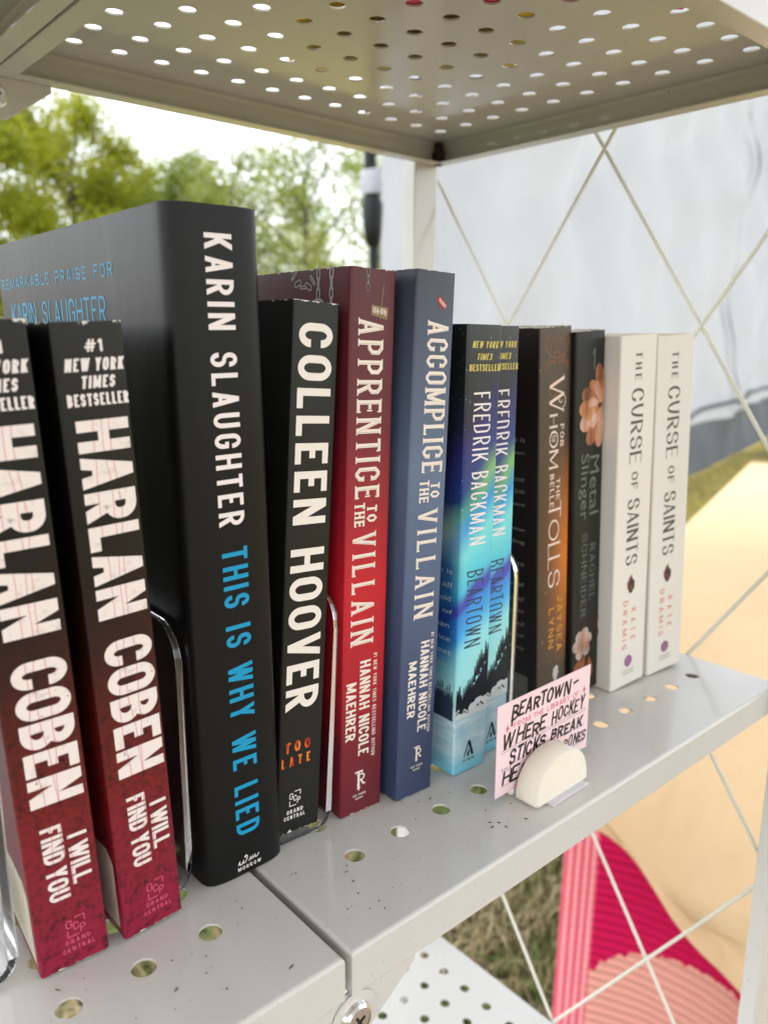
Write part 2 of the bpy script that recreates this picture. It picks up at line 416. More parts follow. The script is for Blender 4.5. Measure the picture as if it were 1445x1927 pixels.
    def font(s, txt, m, box, mode, shear=0):
        """Blender's own face, for small print with lower case"""
        cu_ = bpy.data.curves.new('print', 'FONT'); cu_.body = txt; cu_.size = 1; cu_.resolution_u = 3; cu_.shear = shear
        ob = bpy.data.objects.new('print', cu_); me = bpy.data.meshes.new_from_object(ob)
        xs = [v.co.x for v in me.vertices]; ys = [v.co.y for v in me.vertices]
        x0, x1, y0, y1 = min(xs), max(xs), min(ys), max(ys)
        h = s.lift(); vs = []
        for v in me.vertices:
            a, c = (v.co.x-x0)/(x1-x0), (v.co.y-y0)/(y1-y0)
            if mode == 'down': u, vv = box[0]+c*(box[1]-box[0]), box[2]-a*(box[2]-box[3])
            else: u, vv = box[0]+a*(box[1]-box[0]), box[2]+c*(box[3]-box[2])
            vs.append(s.P(u, vv, h))
        s.mb.add(vs, [tuple(p.vertices) for p in me.polygons], m)
        bpy.data.objects.remove(ob); bpy.data.meshes.remove(me); bpy.data.curves.remove(cu_)

# ------------------------------------------------------------------ books
def wear(t, col, w_, h_, amount=1.0, c=(.72, .67, .58, 1), side=True, top=1.0):
    """scuffed paper showing along the edges of a printed cover"""
    X, Y, Z = t.xyz()[:3]
    dz = t.math('MINIMUM', Z, t.math('MULTIPLY', t.math('SUBTRACT', h_, Z), top)); d = dz
    if side:
        dx = t.math('ADD', t.math('MINIMUM', t.math('ABSOLUTE', X), t.math('ABSOLUTE', t.math('SUBTRACT', w_, X))), t.math('ABSOLUTE', Y)); d = t.math('MINIMUM', dz, t.math('MULTIPLY', dx, 2.2))
    n = t.noise(260, 4, .65)
    th_ = t.math('MULTIPLY', t.rng(n, .50, .80), .0016*amount)
    return t.mix(t.math('LESS_THAN', d, th_), col, c)
def finish(t, rough, n=True):
    t.p.inputs['Roughness'].default_value = rough
    if n: t.bump(t.noise(1400, 2), .05, .0003)
    return t.m
def book(name, label, pose, mats, inkfn, depth=.132, hard=False, group=None, backfn=None, cat='book', inkmats=()):
    """spine plane y=0 facing -Y, x 0..w, z 0..h; back cover at x=0"""
    x, y, z, lean, rot, w_, h_ = pose
    t = thing(name, label, cat, (x, y, z), group)
    t.rotation_mode = 'XYZ'
    M = Matrix.Rotation(R_(rot), 4, 'Z') @ Matrix.Rotation(R_(lean), 4, 'Y'); t.rotation_euler = M.to_euler()
    m_spine, m_back = mats[0], mats[1]
    th = .0006 if hard else .00035
    if not hard:
        r = .0011; N = 6
        prof = [(0, .0014)]+[(r-r*math.cos(math.pi/2*i/N), r-r*math.sin(math.pi/2*i/N)) for i in range(N+1)]
        prof = [(a, max(c, 0)) for a, c in prof]
        prof = prof+[(w_-a, c) for a, c in prof[::-1]]
        surf = lambda u: 0.0
        by = .0014
    else:
        bd = .0105; e = 4.4; prof = []; K = 40; a = w_/2+.0008
        def surf(u):
            q = min(1, abs((u-w_/2)/a)); return bd*(1-(1-q**e)**(1/e))
        for i in range(K+1):
            fi = math.pi*i/K; q = -math.copysign(abs(math.cos(fi))**(2/e), math.cos(fi)); prof.append((w_/2+a*q, bd*(1-abs(math.sin(fi))**(2/e))))
        by = bd
    sp = MB(); nz = 2
    sp.grid([[(px, py, h_*k/nz) for px, py in prof] for k in range(nz+1)], 0, True)
    # inner side, a sheet thickness behind
    cxm = w_/2
    inn = [(px+(th if px < cxm else -th)*(1 if py > .0003 or hard else .4), py+th*.9) for px, py in prof]
    sp.grid([[(px, py, h_*k/nz) for px, py in inn] for k in range(nz+1)], 1, True)
    n = len(prof)
    for zz in (0, h_):
        sp.add([(a, c, zz) for a, c in prof]+[(a, c, zz) for a, c in inn], [(i, i+1, n+i+1, n+i) for i in range(n-1)], 1)
    P = lambda u, v, l: (u/1000, surf(u/1000)-l/1000, v/1000)
    ink = Ink(sp, P, .7 if hard else 0)
    inkfn(ink)
    sp.build('spine', [m_spine, M_PAGE]+list(inkmats), t)
    xl = prof[0][0]
    bc = MB(); bt = .0024 if hard else th
    bc.box(xl, xl+bt, by, depth, 0, h_)
    if backfn:
        Pb = lambda u, v, l: (xl-l/1000, u/1000, v/1000)     # u = depth from the spine plane
        backfn(Ink(bc, Pb))
    bc.build('back_cover', [m_back]+list(inkmats), t) if backfn else bc.build('back_cover', [m_back], t)
    fc = MB(); xr = prof[-1][0]; fc.box(xr-bt, xr, by, depth, 0, h_); fc.build('front_cover', [m_back], t)
    pb = MB(); ins = .003 if hard else .0003
    pb.box(xl+bt+.0001, xr-bt-.0001, by+.0006, depth-ins-.0004, ins, h_-ins); pb.build('page_block', M_PAGE, t)
    return t

# --- thriller paperbacks, two copies -----------------------------------------
H_ = .198
def thriller_cover(nm, w_):
    t = NT(nm, .35, .34); X, Y, Z = t.xyz()[:3]
    zz = t.math('ADD', Z, t.math('MULTIPLY', t.math('SUBTRACT', t.noise(35, 5, .6), .5), .05))
    base = t.ramp(t.rng(zz, 0, .198), [(0, lin(150, 24, 58)), (.10, lin(140, 26, 48)), (.28, lin(118, 28, 28)), (.46, lin(72, 22, 17)), (.56, lin(36, 17, 12)), (.68, lin(15, 13, 10)), (1, lin(13, 13, 11))])
    g = t.noise(420, 4, .7); g2 = t.noise(150, 3, .6)
    g3 = t.noise(900, 3, .7); sc = t.math('MULTIPLY', t.math('MAXIMUM', t.rng(g, .48, .6), t.rng(g3, .55, .64)), t.rng(g2, .30, .62)); c = t.mix(t.math('MULTIPLY', sc, .85), base, lin(22, 13, 13))
    c = wear(t, c, w_, H_, .7, top=.35); t.col(c); return finish(t, .36)
def thriller_letters():
    t = NT('cracked_white_lettering', .4, .4); X, Y, Z = t.xyz()[:3]
    base = t.mix(t.rng(t.noise(230, 4, .7), .55, .75), lin(240, 228, 222), lin(196, 184, 178))
    base = t.mix(t.math('MULTIPLY', t.math('GREATER_THAN', t.noise(330, 3, .6), .68), .6), base, lin(120, 110, 105))
    for off, sc, amp in ((.0118, 16, .012), (.0135, 24, .008), (.0085, 19, .010)):
        f = t.noise(sc, 2, .5, stretch=(0.01, 0.01, 1)); path = t.math('ADD', off-amp/2, t.math('MULTIPLY', f, amp))
        ln = t.math('LESS_THAN', t.math('ABSOLUTE', t.math('SUBTRACT', X, path)), .00014)
        base = t.mix(t.math('MULTIPLY', ln, .75), base, lin(214, 120, 140))
    t.col(base); return t.m
M_TL = thriller_letters(); M_WHITE = flat('white_print', 240, 230, 228); M_PINKLOGO = flat('pink_print', 214, 84, 116)
M_BAR = flat('barcode_black', 25, 25, 25); M_CREAM = flat('cream_panel', 222, 212, 190)
def gcp(ink, m, cx, cy, s, lw):
    """square bracket emblem with three stepped letters"""
    ink.line([(cx-.1*s, cy+1.0*s), (cx+.85*s, cy+1.0*s), (cx+.85*s, cy+.35*s)], lw, m)
    ink.line([(cx+.2*s, cy-1.0*s), (cx-.85*s, cy-1.0*s), (cx-.85*s, cy-.25*s)], lw, m)
    ink.text('G', m, (cx-.95*s, cx-.30*s, cy-.05*s, cy+.85*s), 'h', lw, R=.25*s)
    ink.text('C', m, (cx-.28*s, cx+.28*s, cy-.42*s, cy+.45*s), 'h', lw, R=.25*s)
    ink.text('P', m, (cx+.34*s, cx+.9*s, cy-.85*s, cy+.05*s), 'h', lw, R=.25*s)
def thriller_ink(i):
    i.text('#1', 4, (9.0, 14.3, 189.2, 192.6), 'h', .75, .6, .5)
    i.text('NEW YORK', 4, (2.9, 20.0, 183.9, 187.5), 'h', .78, .62, .5, R=.9, slant=.16, sp=.35)
    i.text('TIMES', 4, (7.0, 16.8, 179.1, 182.6), 'h', .78, .62, .5, R=.9, slant=.16)
    i.text('BESTSELLER', 4, (2.4, 20.4, 174.2, 177.7), 'h', .74, .6, .42, R=.9)
    i.text('HARLAN', 2, (3.9, 19.4, 170.2, 110.5), 'down', 3.25, 3.3, 1.25, R=3.0)
    i.text('COBEN', 2, (4.2, 19.6, 103.0, 57.2), 'down', 3.1, 2.9, 1.0, R=3.4)
    i.text('I WILL', 2, (13.0, 18.8, 44.8, 27.6), 'down', 1.15, 1.05, .45, R=1.2, sp=.3)
    i.text('FIND YOU', 2, (5.6, 11.8, 49.8, 24.2), 'down', 1.2, 1.1, .45, R=1.4, sp=.3)
    gcp(i, 3, 12.0, 13.2, 3.2, .38)
    i.text('GRAND', 3, (8.2, 16.0, 7.5, 9.1), 'h', .3, gap=.5, R=.8); i.text('CENTRAL', 3, (7.2, 17.0, 4.8, 6.4), 'h', .3, gap=.5, R=.8)
def thriller_back(i):
    i.poly([(3.0, 3), (3.0, 27), (7, 31), (60, 31), (60, 3)], 6)
    u = 8.0; rr = random.Random(3)
    while u < 40:
        wd = rr.choice((.35, .35, .7, 1.0)); i.poly([(u, 7), (u, 26), (u+wd, 26), (u+wd, 7)], 5); u += wd+rr.choice((.4, .4, .8, 1.1))
tmats = [M_TL, M_PINKLOGO, M_WHITE, M_BAR, M_CREAM]
TG = 'identical thriller paperbacks at the left end'
mcov = thriller_cover('black_to_red_cover', .0210)
book('paperback_book', 'black and red thriller paperback cut off by the left edge of the photo', (-.3989, .0540, .0005, -2.56, -4.06, .0212, .1979), (mcov, mcov), thriller_ink, .128, group=TG, backfn=thriller_back, inkmats=tmats)
book('paperback_book', 'black and red thriller paperback touching the thick black hardback\'s bookend', (-.3726, .0523, .0010, -2.55, 1.74, .0208, .1975), (mcov, mcov), thriller_ink, .128, group=TG, backfn=thriller_back, inkmats=tmats)

# --- black hardback ----------------------------------------------------------
def black_jacket():
    t = NT('black_dust_jacket', .3, .22); n = t.noise(25, 3)
    t.col(t.mix(n, (.004, .004, .004, 1), (.008, .008, .0075, 1)))
    t.l(t.rng(t.noise(9, 3, stretch=(1, 1, .3)), .3, .7, .34, .44), t.p.inputs['Roughness'])
    dust = t.math('GREATER_THAN', t.noise(500, 1), .76); t.bump(t.noise(40, 2, stretch=(2, 2, .4)), .08, .002); return t.m
M_JACK = black_jacket(); M_CYAN = flat('cyan_print', 0, 150, 196)
def hard_ink(i):
    i.text('KARIN SLAUGHTER', 2, (11.2, 20.8, 225.2, 132.2), 'down', 1.5, 1.35, 2.0, R=2.4, sp=.62)
    i.text('THIS IS WHY WE LIED', 3, (11.6, 21.3, 124.5, 16.2), 'down', 1.55, 1.4, 1.9, R=2.4, sp=.55)
    w_ = 2
    def sc(pts): i.line([(16.2+a*1.0, 4.2+b*1.0) for a, b in pts], .34, 2)
    sc([(-4.6, .3), (-3.9, 1.6), (-4.0, .2), (-3.1, .1), (-2.3, 1.6), (-2.5, .4), (-1.7, .3), (-.9, 1.5), (-.7, 2.7), (-1.3, 3.2), (-1.8, 2.8), (-1.2, 2.2)])
    sc([(-.2, .2), (.6, 1.7), (.7, .4), (1.5, 1.7), (1.7, .5), (2.5, 1.8), (2.7, .6), (3.4, .7), (4.2, 1.8)])
    i.text('MORROW', 2, (11.4, 21.2, 1.9, 3.4), 'h', .3, .18, .55, R=None)
def hard_back(i):
    # rows read towards the spine: u is the depth, so text runs from deep to shallow
    def row(txt, d0, d1, v0, v1, tw, gap, R):
        s_ = Ink(i.mb, lambda u, v, l: i.P(-u, v, l)); s_.text(txt, 3, (-d0, -d1, v0, v1), 'h', tw, tw*.9, gap, R=R, sp=.75)
    row('REMARKABLE PRAISE FOR', 165, 41.3, 214.3, 218.7, .62, 2.0, 1.4)
    row('KARIN SLAUGHTER', 155, 49.5, 198.6, 208.0, 1.05, 1.6, 2.2)
    row('WHAT A TALENT', 150, 54, 188, 193, .6, 1.4, 1.4)
book('hardback_book', 'tallest book, thick black hardback with white and cyan lettering down its rounded spine', (-.3393, .0560, .0006, -.92, -.37, .0318, .2336), (M_JACK, M_JACK), hard_ink, .168, True, backfn=hard_back, inkmats=[M_WHITE, M_CYAN])

# --- black paperback leaning right -------------------------------------------
def plain_black(nm, w_, h_, amount):
    t = NT(nm, .4, .32); n = t.noise(50, 3); c = t.mix(n, (.007, .0075, .0065, 1), (.012, .012, .010, 1)); c = wear(t, c, w_, h_, amount); t.col(c); return finish(t, .4)
m = plain_black('worn_black_cover', .0204, .2043, 1.0)
def fire():
    t = NT('fire_print', .4, .4); X, Y, Z = t.xyz()[:3]
    n = t.noise(260, 3, stretch=(1, 1, .45)); c = t.ramp(n, [(.32, lin(120, 22, 14)), (.45, lin(205, 60, 24)), (.56, lin(232, 140, 40)), (.68, lin(120, 30, 16))]); t.col(c); return t.m
def black_ink(i):
    i.text('COLLEEN', 2, (2.6, 17.4, 196.8, 124.0), 'down', 2.75, 2.6, 2.7, R=4.0)
    i.text('HOOVER', 2, (2.2, 17.4, 114.8, 51.2), 'down', 2.75, 2.6, 2.3, R=4.0)
    i.text('TOO', 3, (2.6, 14.6, 34.0, 38.4), 'h', 1.0, .85, 1.9, R=1.8)
    i.text('LATE', 3, (1.2, 14.8, 28.2, 32.2), 'h', .9, .75, 2.0, R=1.8)
    gcp(i, 2, 8.2, 14.2, 2.9, .36)
    i.text('GRAND', 2, (4.4, 12.2, 8.0, 9.7), 'h', .34, gap=.5, R=.8); i.text('CENTRAL', 2, (3.2, 13.2, 5.6, 7.2), 'h', .34, gap=.5, R=.8)
book('paperback_book', 'worn black paperback with huge white lettering leaning on the dark red book', (-.3069, .0624, .0040, 3.56, -.22, .0204, .2043), (m, m), black_ink, .134, inkmats=[flat('white_block_lettering', 240, 232, 222), fire()])

# --- red and blue fantasy paperbacks -----------------------------------------
def graded(nm, w_, h_, stops, am, streak=.25):
    t = NT(nm, .45, .4); X, Y, Z = t.xyz()[:3]
    n = t.noise(120, 3, stretch=(1.5, 1.5, .5)); zz = t.math('ADD', Z, t.math('MULTIPLY', t.math('SUBTRACT', t.noise(22, 3), .5), .02))
    c = t.ramp(t.rng(zz, 0, h_), stops); st = t.noise(90, 3, stretch=(1, 1, .18))
    c = t.mix(t.math('MULTIPLY', t.rng(st, .45, .75), streak), c, t.mix(.5, c, (.01, .01, .012, 1)))
    c = wear(t, c, w_, h_, am); t.col(c); return finish(t, .45)
m_red = graded('maroon_red_cover', .0217, .2194, [(0, lin(104, 26, 38)), (.14, lin(120, 26, 40)), (.27, lin(178, 24, 40)), (.45, lin(198, 26, 42)), (.6, lin(158, 28, 44)), (.78, lin(102, 30, 40)), (1, lin(88, 28, 36))], .7)
m_blue = graded('slate_blue_cover', .0209, .2197, [(0, lin(58, 68, 98)), (.2, lin(66, 78, 110)), (.45, lin(84, 100, 132)), (.66, lin(98, 116, 144)), (.82, lin(80, 92, 114)), (1, lin(62, 68, 80))], .4, .18)
M_IVORY = flat('ivory_lettering', 240, 228, 214); M_INR = flat('red_inline', 186, 120, 116); M_INB = flat('grey_inline', 172, 164, 152)
M_WOOD = flat('drawn_wood_sign', 136, 110, 72); M_SIGNR = flat('drawn_red_sign', 176, 26, 34); M_CHAIN = flat('drawn_chain_grey', 96, 98, 96, .4); M_CHL = flat('drawn_chain_light', 168, 170, 168, .4)
def tower_logo(i, cx, cy, s, name):
    i.text('T', 2, (cx-.62*s, cx+.42*s, cy-1.0*s, cy+1.0*s), 'h', .26*s, .2*s, serif=.1*s, st=.14*s)
    i.text('R', 2, (cx-.28*s, cx+.72*s, cy-.66*s, cy+.66*s), 'h', .2*s, .16*s, R=.35*s, serif=.08*s, st=.12*s)
    i.poly([(cx-.24*s, cy-1.0*s), (cx+.04*s, cy-1.0*s), (cx-.1*s, cy-1.28*s)], 2)
    i.text('RED TOWER', 2, (cx-3.4, cx+3.4, cy-1.28*s-2.1, cy-1.28*s-1.2), 'h', .17, gap=.22, R=None); i.text('BOOKS', 2, (cx-1.9, cx+1.9, cy-1.28*s-3.7, cy-1.28*s-2.8), 'h', .17, gap=.22, R=None)
def chain_link(i, cx, cy, a, b, wd, ang=0, m=5):
    pts = []
    for k in range(18):
        f = 2*math.pi*k/18; x, y = a*math.copysign(abs(math.cos(f))**.7, math.cos(f)), b*math.copysign(abs(math.sin(f))**.7, math.sin(f))
        pts.append(Vector((cx+x*math.cos(ang)-y*math.sin(ang), cy+x*math.sin(ang)+y*math.cos(ang))))
    i.ribbon(pts, wd, wd, m, lambda x, y: (x, y), closed=True)
    i.ribbon([p+Vector((.05, .06)) for p in pts[2:8]], wd*.4, wd*.4, 6, lambda x, y: (x, y), up=.03)
def red_ink(i):
    S = dict(cham=True, serif=.55, st=.55)
    i.text('APPRENTICE', 2, (3.9, 16.0, 201.0, 133.6), 'down', 1.6, 1.45, 2.15, R=1.5, inline=(.13, 3), **S)
    i.text('TO', 2, (10.1, 15.1, 130.6, 124.0), 'down', .9, .8, 1.0, R=1.1, cham=True, serif=.3, st=.4)
    i.text('THE', 2, (3.9, 9.0, 131.9, 122.6), 'down', .9, .8, .9, R=1.1, cham=True, serif=.3, st=.4)
    i.text('VILLAIN', 2, (3.3, 14.9, 119.8, 74.2), 'down', 1.5, 1.35, 2.9, R=1.5, inline=(.13, 3), **S)
    i.text('#1 NEW YORK TIMES BESTSELLING AUTHOR', 2, (15.5, 17.4, 69.0, 23.4), 'down', .27, .25, .4, R=.6, sp=.6)
    i.text('HANNAH NICOLE', 2, (8.5, 14.0, 66.8, 25.4), 'down', .95, .85, .62, R=1.6, sp=.5)
    i.text('MAEHRER', 2, (1.7, 6.8, 58.5, 33.4), 'down', .95, .85, .62, R=1.6)
    tower_logo(i, 9.6, 14.6, 4.0, 0)
    # hanging chain and the little wooden board
    for k in range(3): chain_link(i, 8.0, 217.8-2.6*k, .75 if k % 2 == 0 else .3, 1.5, .42)
    i.line([(15.5, 213.6), (14.4, 204.5)], .45, 4)
    i.poly([(9.9, 206.4), (18.0, 205.6), (17.6, 201.2), (9.7, 202.6)], 4)
    s_ = Ink(i.mb, lambda u, v, l: i.P(u, v-(u-10)*.12, l+.1)); s_.text('UH-OH!', 2, (10.5, 17.3, 203.5, 205.7), 'h', .32, gap=.3, R=.6, jit=.5)
def red_back(i):
    for k in range(5): chain_link(i, 11.6, 217.5-3.6*k, .95 if k % 2 == 0 else .4, 2.1, .75, 0, 5)
    for k in range(3): chain_link(i, 19.8, 217.5-3.6*k, .95 if k % 2 == 0 else .4, 2.1, .75, 0, 5)
    for k, (a, b) in enumerate(((36, 217.5), (33.4, 214.6), (30, 213), (26.4, 213.2), (23.6, 215.4))): chain_link(i, a, b, 1.0 if k % 2 else .5, 2.2, .6, R_(50+22*k), 5)
    chain_link(i, 20, 204.5, 3.6, 3.4, 1.5, 0, 5)
fm = [M_IVORY, M_INR, M_WOOD, M_CHAIN, M_CHL]
book('paperback_book', 'dark red paperback with chains drawn along the top of its cover', (-.2775, .0595, .0009, 1.65, -.8, .0217, .2194), (m_red, m_red), red_ink, .14, backfn=red_back, inkmats=fm)
def blue_ink(i):
    S = dict(cham=True, serif=.5, st=.5)
    i.text('ACCOMPLICE', 2, (6.6, 18.0, 200.9, 141.5), 'down', 1.5, 1.3, 1.55, R=1.4, inline=(.12, 3), **S)
    i.text('TO', 2, (12.1, 17.2, 137.2, 131.0), 'down', .85, .75, .9, R=1.1, cham=True, serif=.3, st=.35)
    i.text('THE', 2, (5.9, 11.2, 138.4, 129.3), 'down', .85, .75, .8, R=1.1, cham=True, serif=.3, st=.35)
    i.text('VILLAIN', 2, (5.7, 16.7, 126.2, 80.4), 'down', 1.4, 1.25, 2.9, R=1.4, inline=(.12, 3), **S)
    i.text('#1 NEW YORK TIMES BESTSELLING AUTHOR', 2, (16.4, 18.1, 72.8, 27.4), 'down', .25, .23, .4, R=.6, sp=.6)
    i.text('HANNAH NICOLE', 2, (10.7, 15.7, 69.7, 29.0), 'down', .9, .8, .6, R=1.6, sp=.5)
    i.text('MAEHRER', 2, (4.2, 8.7, 61.8, 36.5), 'down', .9, .8, .6, R=1.6)
    tower_logo(i, 11.3, 19.0, 3.3, 0)
    i.poly([(12.1, 210.7), (16.5, 207.5), (15.0, 205.5), (10.6, 208.7)], 4); i.line([(13.1, 207.0), (12.2, 205.2)], .35, 4)
    a = math.atan2(-3.2, 4.4); ca, sa = math.cos(a), math.sin(a)
    s_ = Ink(i.mb, lambda u, v, l: i.P(11.0+u*ca-v*sa, 208.7+u*sa+v*ca, l+.1)); s_.text('YASSS!', 2, (.5, 4.9, .35, 1.75), 'h', .24, gap=.2, R=.4, jit=.4)
book('paperback_book', 'slate blue paperback with ivory lettering and a tiny red sign drawn on it', (-.2518, .0538, .0010, 2.14, .01, .0209, .2197), (m_blue, m_blue), blue_ink, .14, inkmats=[M_IVORY, M_INB, M_SIGNR])

# --- aurora paperbacks, two copies -------------------------------------------
def aurora():
    t = NT('aurora_cover', .28, .5); X, Y, Z = t.xyz()[:3]
    u = t.math('SUBTRACT', X, t.math('MULTIPLY', Y, 1.0))
    nz = t.math('MULTIPLY', t.math('SUBTRACT', t.noise(38, 3, stretch=(1, 1, .7)), .5), .022)
    c = t.math('ADD', t.math('SUBTRACT', Z, t.math('MULTIPLY', u, .85)), nz)
    k = t.rng(c, 0.0, .2)
    base = t.ramp(k, [(0, lin(150, 205, 214)), (.20, lin(152, 210, 210)), (.27, lin(132, 204, 212)), (.32, lin(58, 158, 216)), (.37, lin(52, 128, 204)), (.385, lin(60, 70, 168)), (.405, lin(64, 76, 166)), (.43, lin(72, 182, 206)), (.50, lin(112, 204, 206)),
                       (.56, lin(44, 142, 200)), (.61, lin(60, 140, 128)), (.66, lin(34, 60, 122)), (.74, lin(42, 38, 100)), (.80, lin(30, 31, 54)), (.88, lin(26, 30, 32)), (1, lin(24, 26, 26))])
    deep = t.math('MULTIPLY', t.math('MULTIPLY', t.rng(u, .003, -.006), t.rng(Z, .045, .065)), t.rng(Z, .118, .098)); base = t.mix(t.math('MULTIPLY', deep, .85), base, lin(22, 66, 140))
    glow = t.math('MULTIPLY', t.rng(t.math('ABSOLUTE', t.math('SUBTRACT', c, .124)), .010, 0), t.rng(u, .004, .021))
    base = t.mix(t.math('MULTIPLY', glow, .6), base, lin(160, 200, 96))
    pale = t.math('MULTIPLY', t.rng(t.math('ABSOLUTE', t.math('SUBTRACT', Z, .112)), .014, 0), t.rng(u, .004, -.012))
    base = t.mix(t.math('MULTIPLY', pale, .7), base, lin(176, 196, 176))
    st = t.math('GREATER_THAN', t.noise(900, 1), .74); base = t.mix(t.math('MULTIPLY', st, t.rng(Z, .08, .12, 0, .5)), base, (.6, .7, .8, 1))
    sn = t.noise(70, 4, stretch=(1, 1, 5)); snow = t.mix(t.rng(sn, .35, .65), lin(158, 200, 216), lin(206, 226, 230))
    snow = t.mix(t.rng(Z, .012, 0.0), snow, lin(104, 190, 214))
    base = t.mix(t.math('LESS_THAN', Z, t.math('ADD', .030, t.math('MULTIPLY', t.noise(60, 2), .006))), base, snow)
    t.col(t.mix(1.0, base, (1.22, 1.22, 1.22, 1), 'MULTIPLY')); return finish(t, .28)
m_aur = aurora(); M_PINE = flat('printed_pines', 20, 26, 34); M_NIGHT = flat('grey_title_print', 52, 66, 88); M_GOLD = flat('gold_print', 212, 196, 96)
M_SNOW = flat('printed_snow', 232, 240, 240); M_ROOF = flat('printed_roof', 60, 66, 74); M_REDW = flat('printed_red_wall', 150, 54, 62)
def pine(i, u, v, h, wd, m=4):
    pts_r = []; n = 6
    for k in range(n):
        a = 1-k/n; pts_r.append((wd*(.25+.75*(1-a))*.62, v+h*a-h*.02)); pts_r.append((wd*(.25+.75*(1-a)), v+h*(a-1/n*.95)))
    poly = [(u, v+h)]+[(min(20.0, u+a), b) for a, b in pts_r]+[(max(.3, u-a), b) for a, b in pts_r[::-1]]
    i.poly(poly, m)
def aurora_ink(i):
    i.text('NEW YORK', 3, (3.2, 18.4, 190.6, 193.4), 'h', .55, .3, .55, R=None, slant=.25, sp=.4)
    i.text('TIMES', 3, (6.0, 14.9, 185.7, 188.4), 'h', .55, .3, .55, R=None, slant=.25)
    i.text('BESTSELLER', 3, (1.6, 19.8, 181.2, 184.0), 'h', .62, .32, .42, R=None)
    i.text('FREDRIK', 2, (5.0, 15.0, 172.6, 143.2), 'down', .8, .7, 1.5, R=2.0, jit=.22)
    i.text('BACKMAN', 2, (5.0, 14.7, 139.2, 107.2), 'down', .8, .7, 1.4, R=2.0, jit=.22)
    i.text('BEARTOWN', 5, (4.4, 14.3, 95.5, 60.2), 'down', .72, .62, 1.3, R=2.2, jit=.22)
    rr = random.Random(5)
    i.poly([(.2, 28.5), (20.1, 28.5), (20.1, 53), (16, 47), (11, 41), (6, 36), (.2, 34.5)], 4)
    for q in range(15):
        u = 1.0+q*1.32; top = 40.5+max(0, u-5)*1.35+rr.uniform(-2.2, 2.8); hh = rr.uniform(7.5, 10.5); pine(i, u, top-hh, hh, 1.45+rr.uniform(-.2, .45))
    # snowy houses
    i.poly([(8.4, 27.4), (8.2, 31.0), (9.4, 32.6), (12.0, 33.0), (12.6, 34.2), (15.6, 34.8), (17.2, 34.0), (20.0, 34.4), (20.1, 27.0)], 6)
    i.poly([(12.4, 29.4), (13.8, 31.8), (14.9, 30.6), (16.2, 32.4), (18.6, 29.9), (16.9, 30.2), (16.0, 31.4), (14.6, 29.9), (13.7, 30.9)], 7)
    for a in (9.4, 10.8): i.poly([(a, 29.0), (a, 30.2), (a+.6, 30.2), (a+.6, 29.0)], 7)
    i.poly([(12.2, 28.3), (19.6, 29.0), (19.6, 29.8), (12.2, 29.3)], 8)
    i.poly([(.2, 27.0), (.2, 30.4), (2.0, 31.8), (4.6, 30.2), (5.8, 31.2), (8.0, 29.6), (8.0, 27.0)], 6)
    i.poly([(.4, 29.6), (2.0, 31.0), (4.4, 29.4), (4.2, 28.9), (2.0, 30.1), (.4, 28.9)], 7); i.poly([(4.8, 29.4), (5.8, 30.4), (7.6, 28.9), (7.3, 28.5), (5.8, 29.6)], 7)
    for a, c in ((.4, 26.4), (.4, 24.2), (5, 22.6), (2, 20.2)): i.line([(a, c), (a+9, c-.3), (min(a+15, 20), c+.2)], .25, 9)
    i.text('A', 4, (6.2, 12.8, 6.9, 14.6), 'h', 1.5, .3); i.poly([(8.2, 6.9), (10.0, 6.9), (9.7, 10.8)], 4)
    i.text('ATRIA', 4, (6.0, 13.2, 4.6, 5.9), 'h', .3, gap=.5)
def aurora_back(i):
    rr = random.Random(9)
    s_ = Ink(i.mb, lambda u, v, l: i.P(-u, v, l))
    for k, wtxt in enumerate(('the town is', 'the ice all', 'we were told', 'a game of', 'more than', 'one chance', 'the forest', 'this is for', 'and again', 'to be good')): s_.font(wtxt, 9, (-34, -4.5+rr.uniform(-1, 1), 94-k*6.2, 96.4-k*6.2), 'h')
    i.poly([(1.6, 26), (26, 26), (26, 35), (1.6, 35)], 4)
    for q in range(14): h_ = rr.uniform(7, 11); pine(i, 2.5+q*1.5, 33+rr.uniform(-1, 2), h_, 1.5)
amats = [M_WHITE, M_GOLD, M_PINE, M_NIGHT, M_SNOW, M_ROOF, M_REDW, flat('pale_small_print', 190, 206, 214)]
AG = 'identical aurora paperbacks side by side'
book('paperback_book', 'aurora paperback right beside the slate blue book, its whole spine showing', (-.2178, .0528, .0006, .46, -1.69, .0203, .2001), (m_aur, m_aur), aurora_ink, .132, group=AG, backfn=aurora_back, inkmats=amats)
book('paperback_book', 'aurora paperback half hidden behind its matching copy, pressed on a bookend', (-.1964, .0574, .0005, -.57, -.04, .0203, .1998), (m_aur, m_aur), aurora_ink, .132, group=AG, backfn=aurora_back, inkmats=amats)

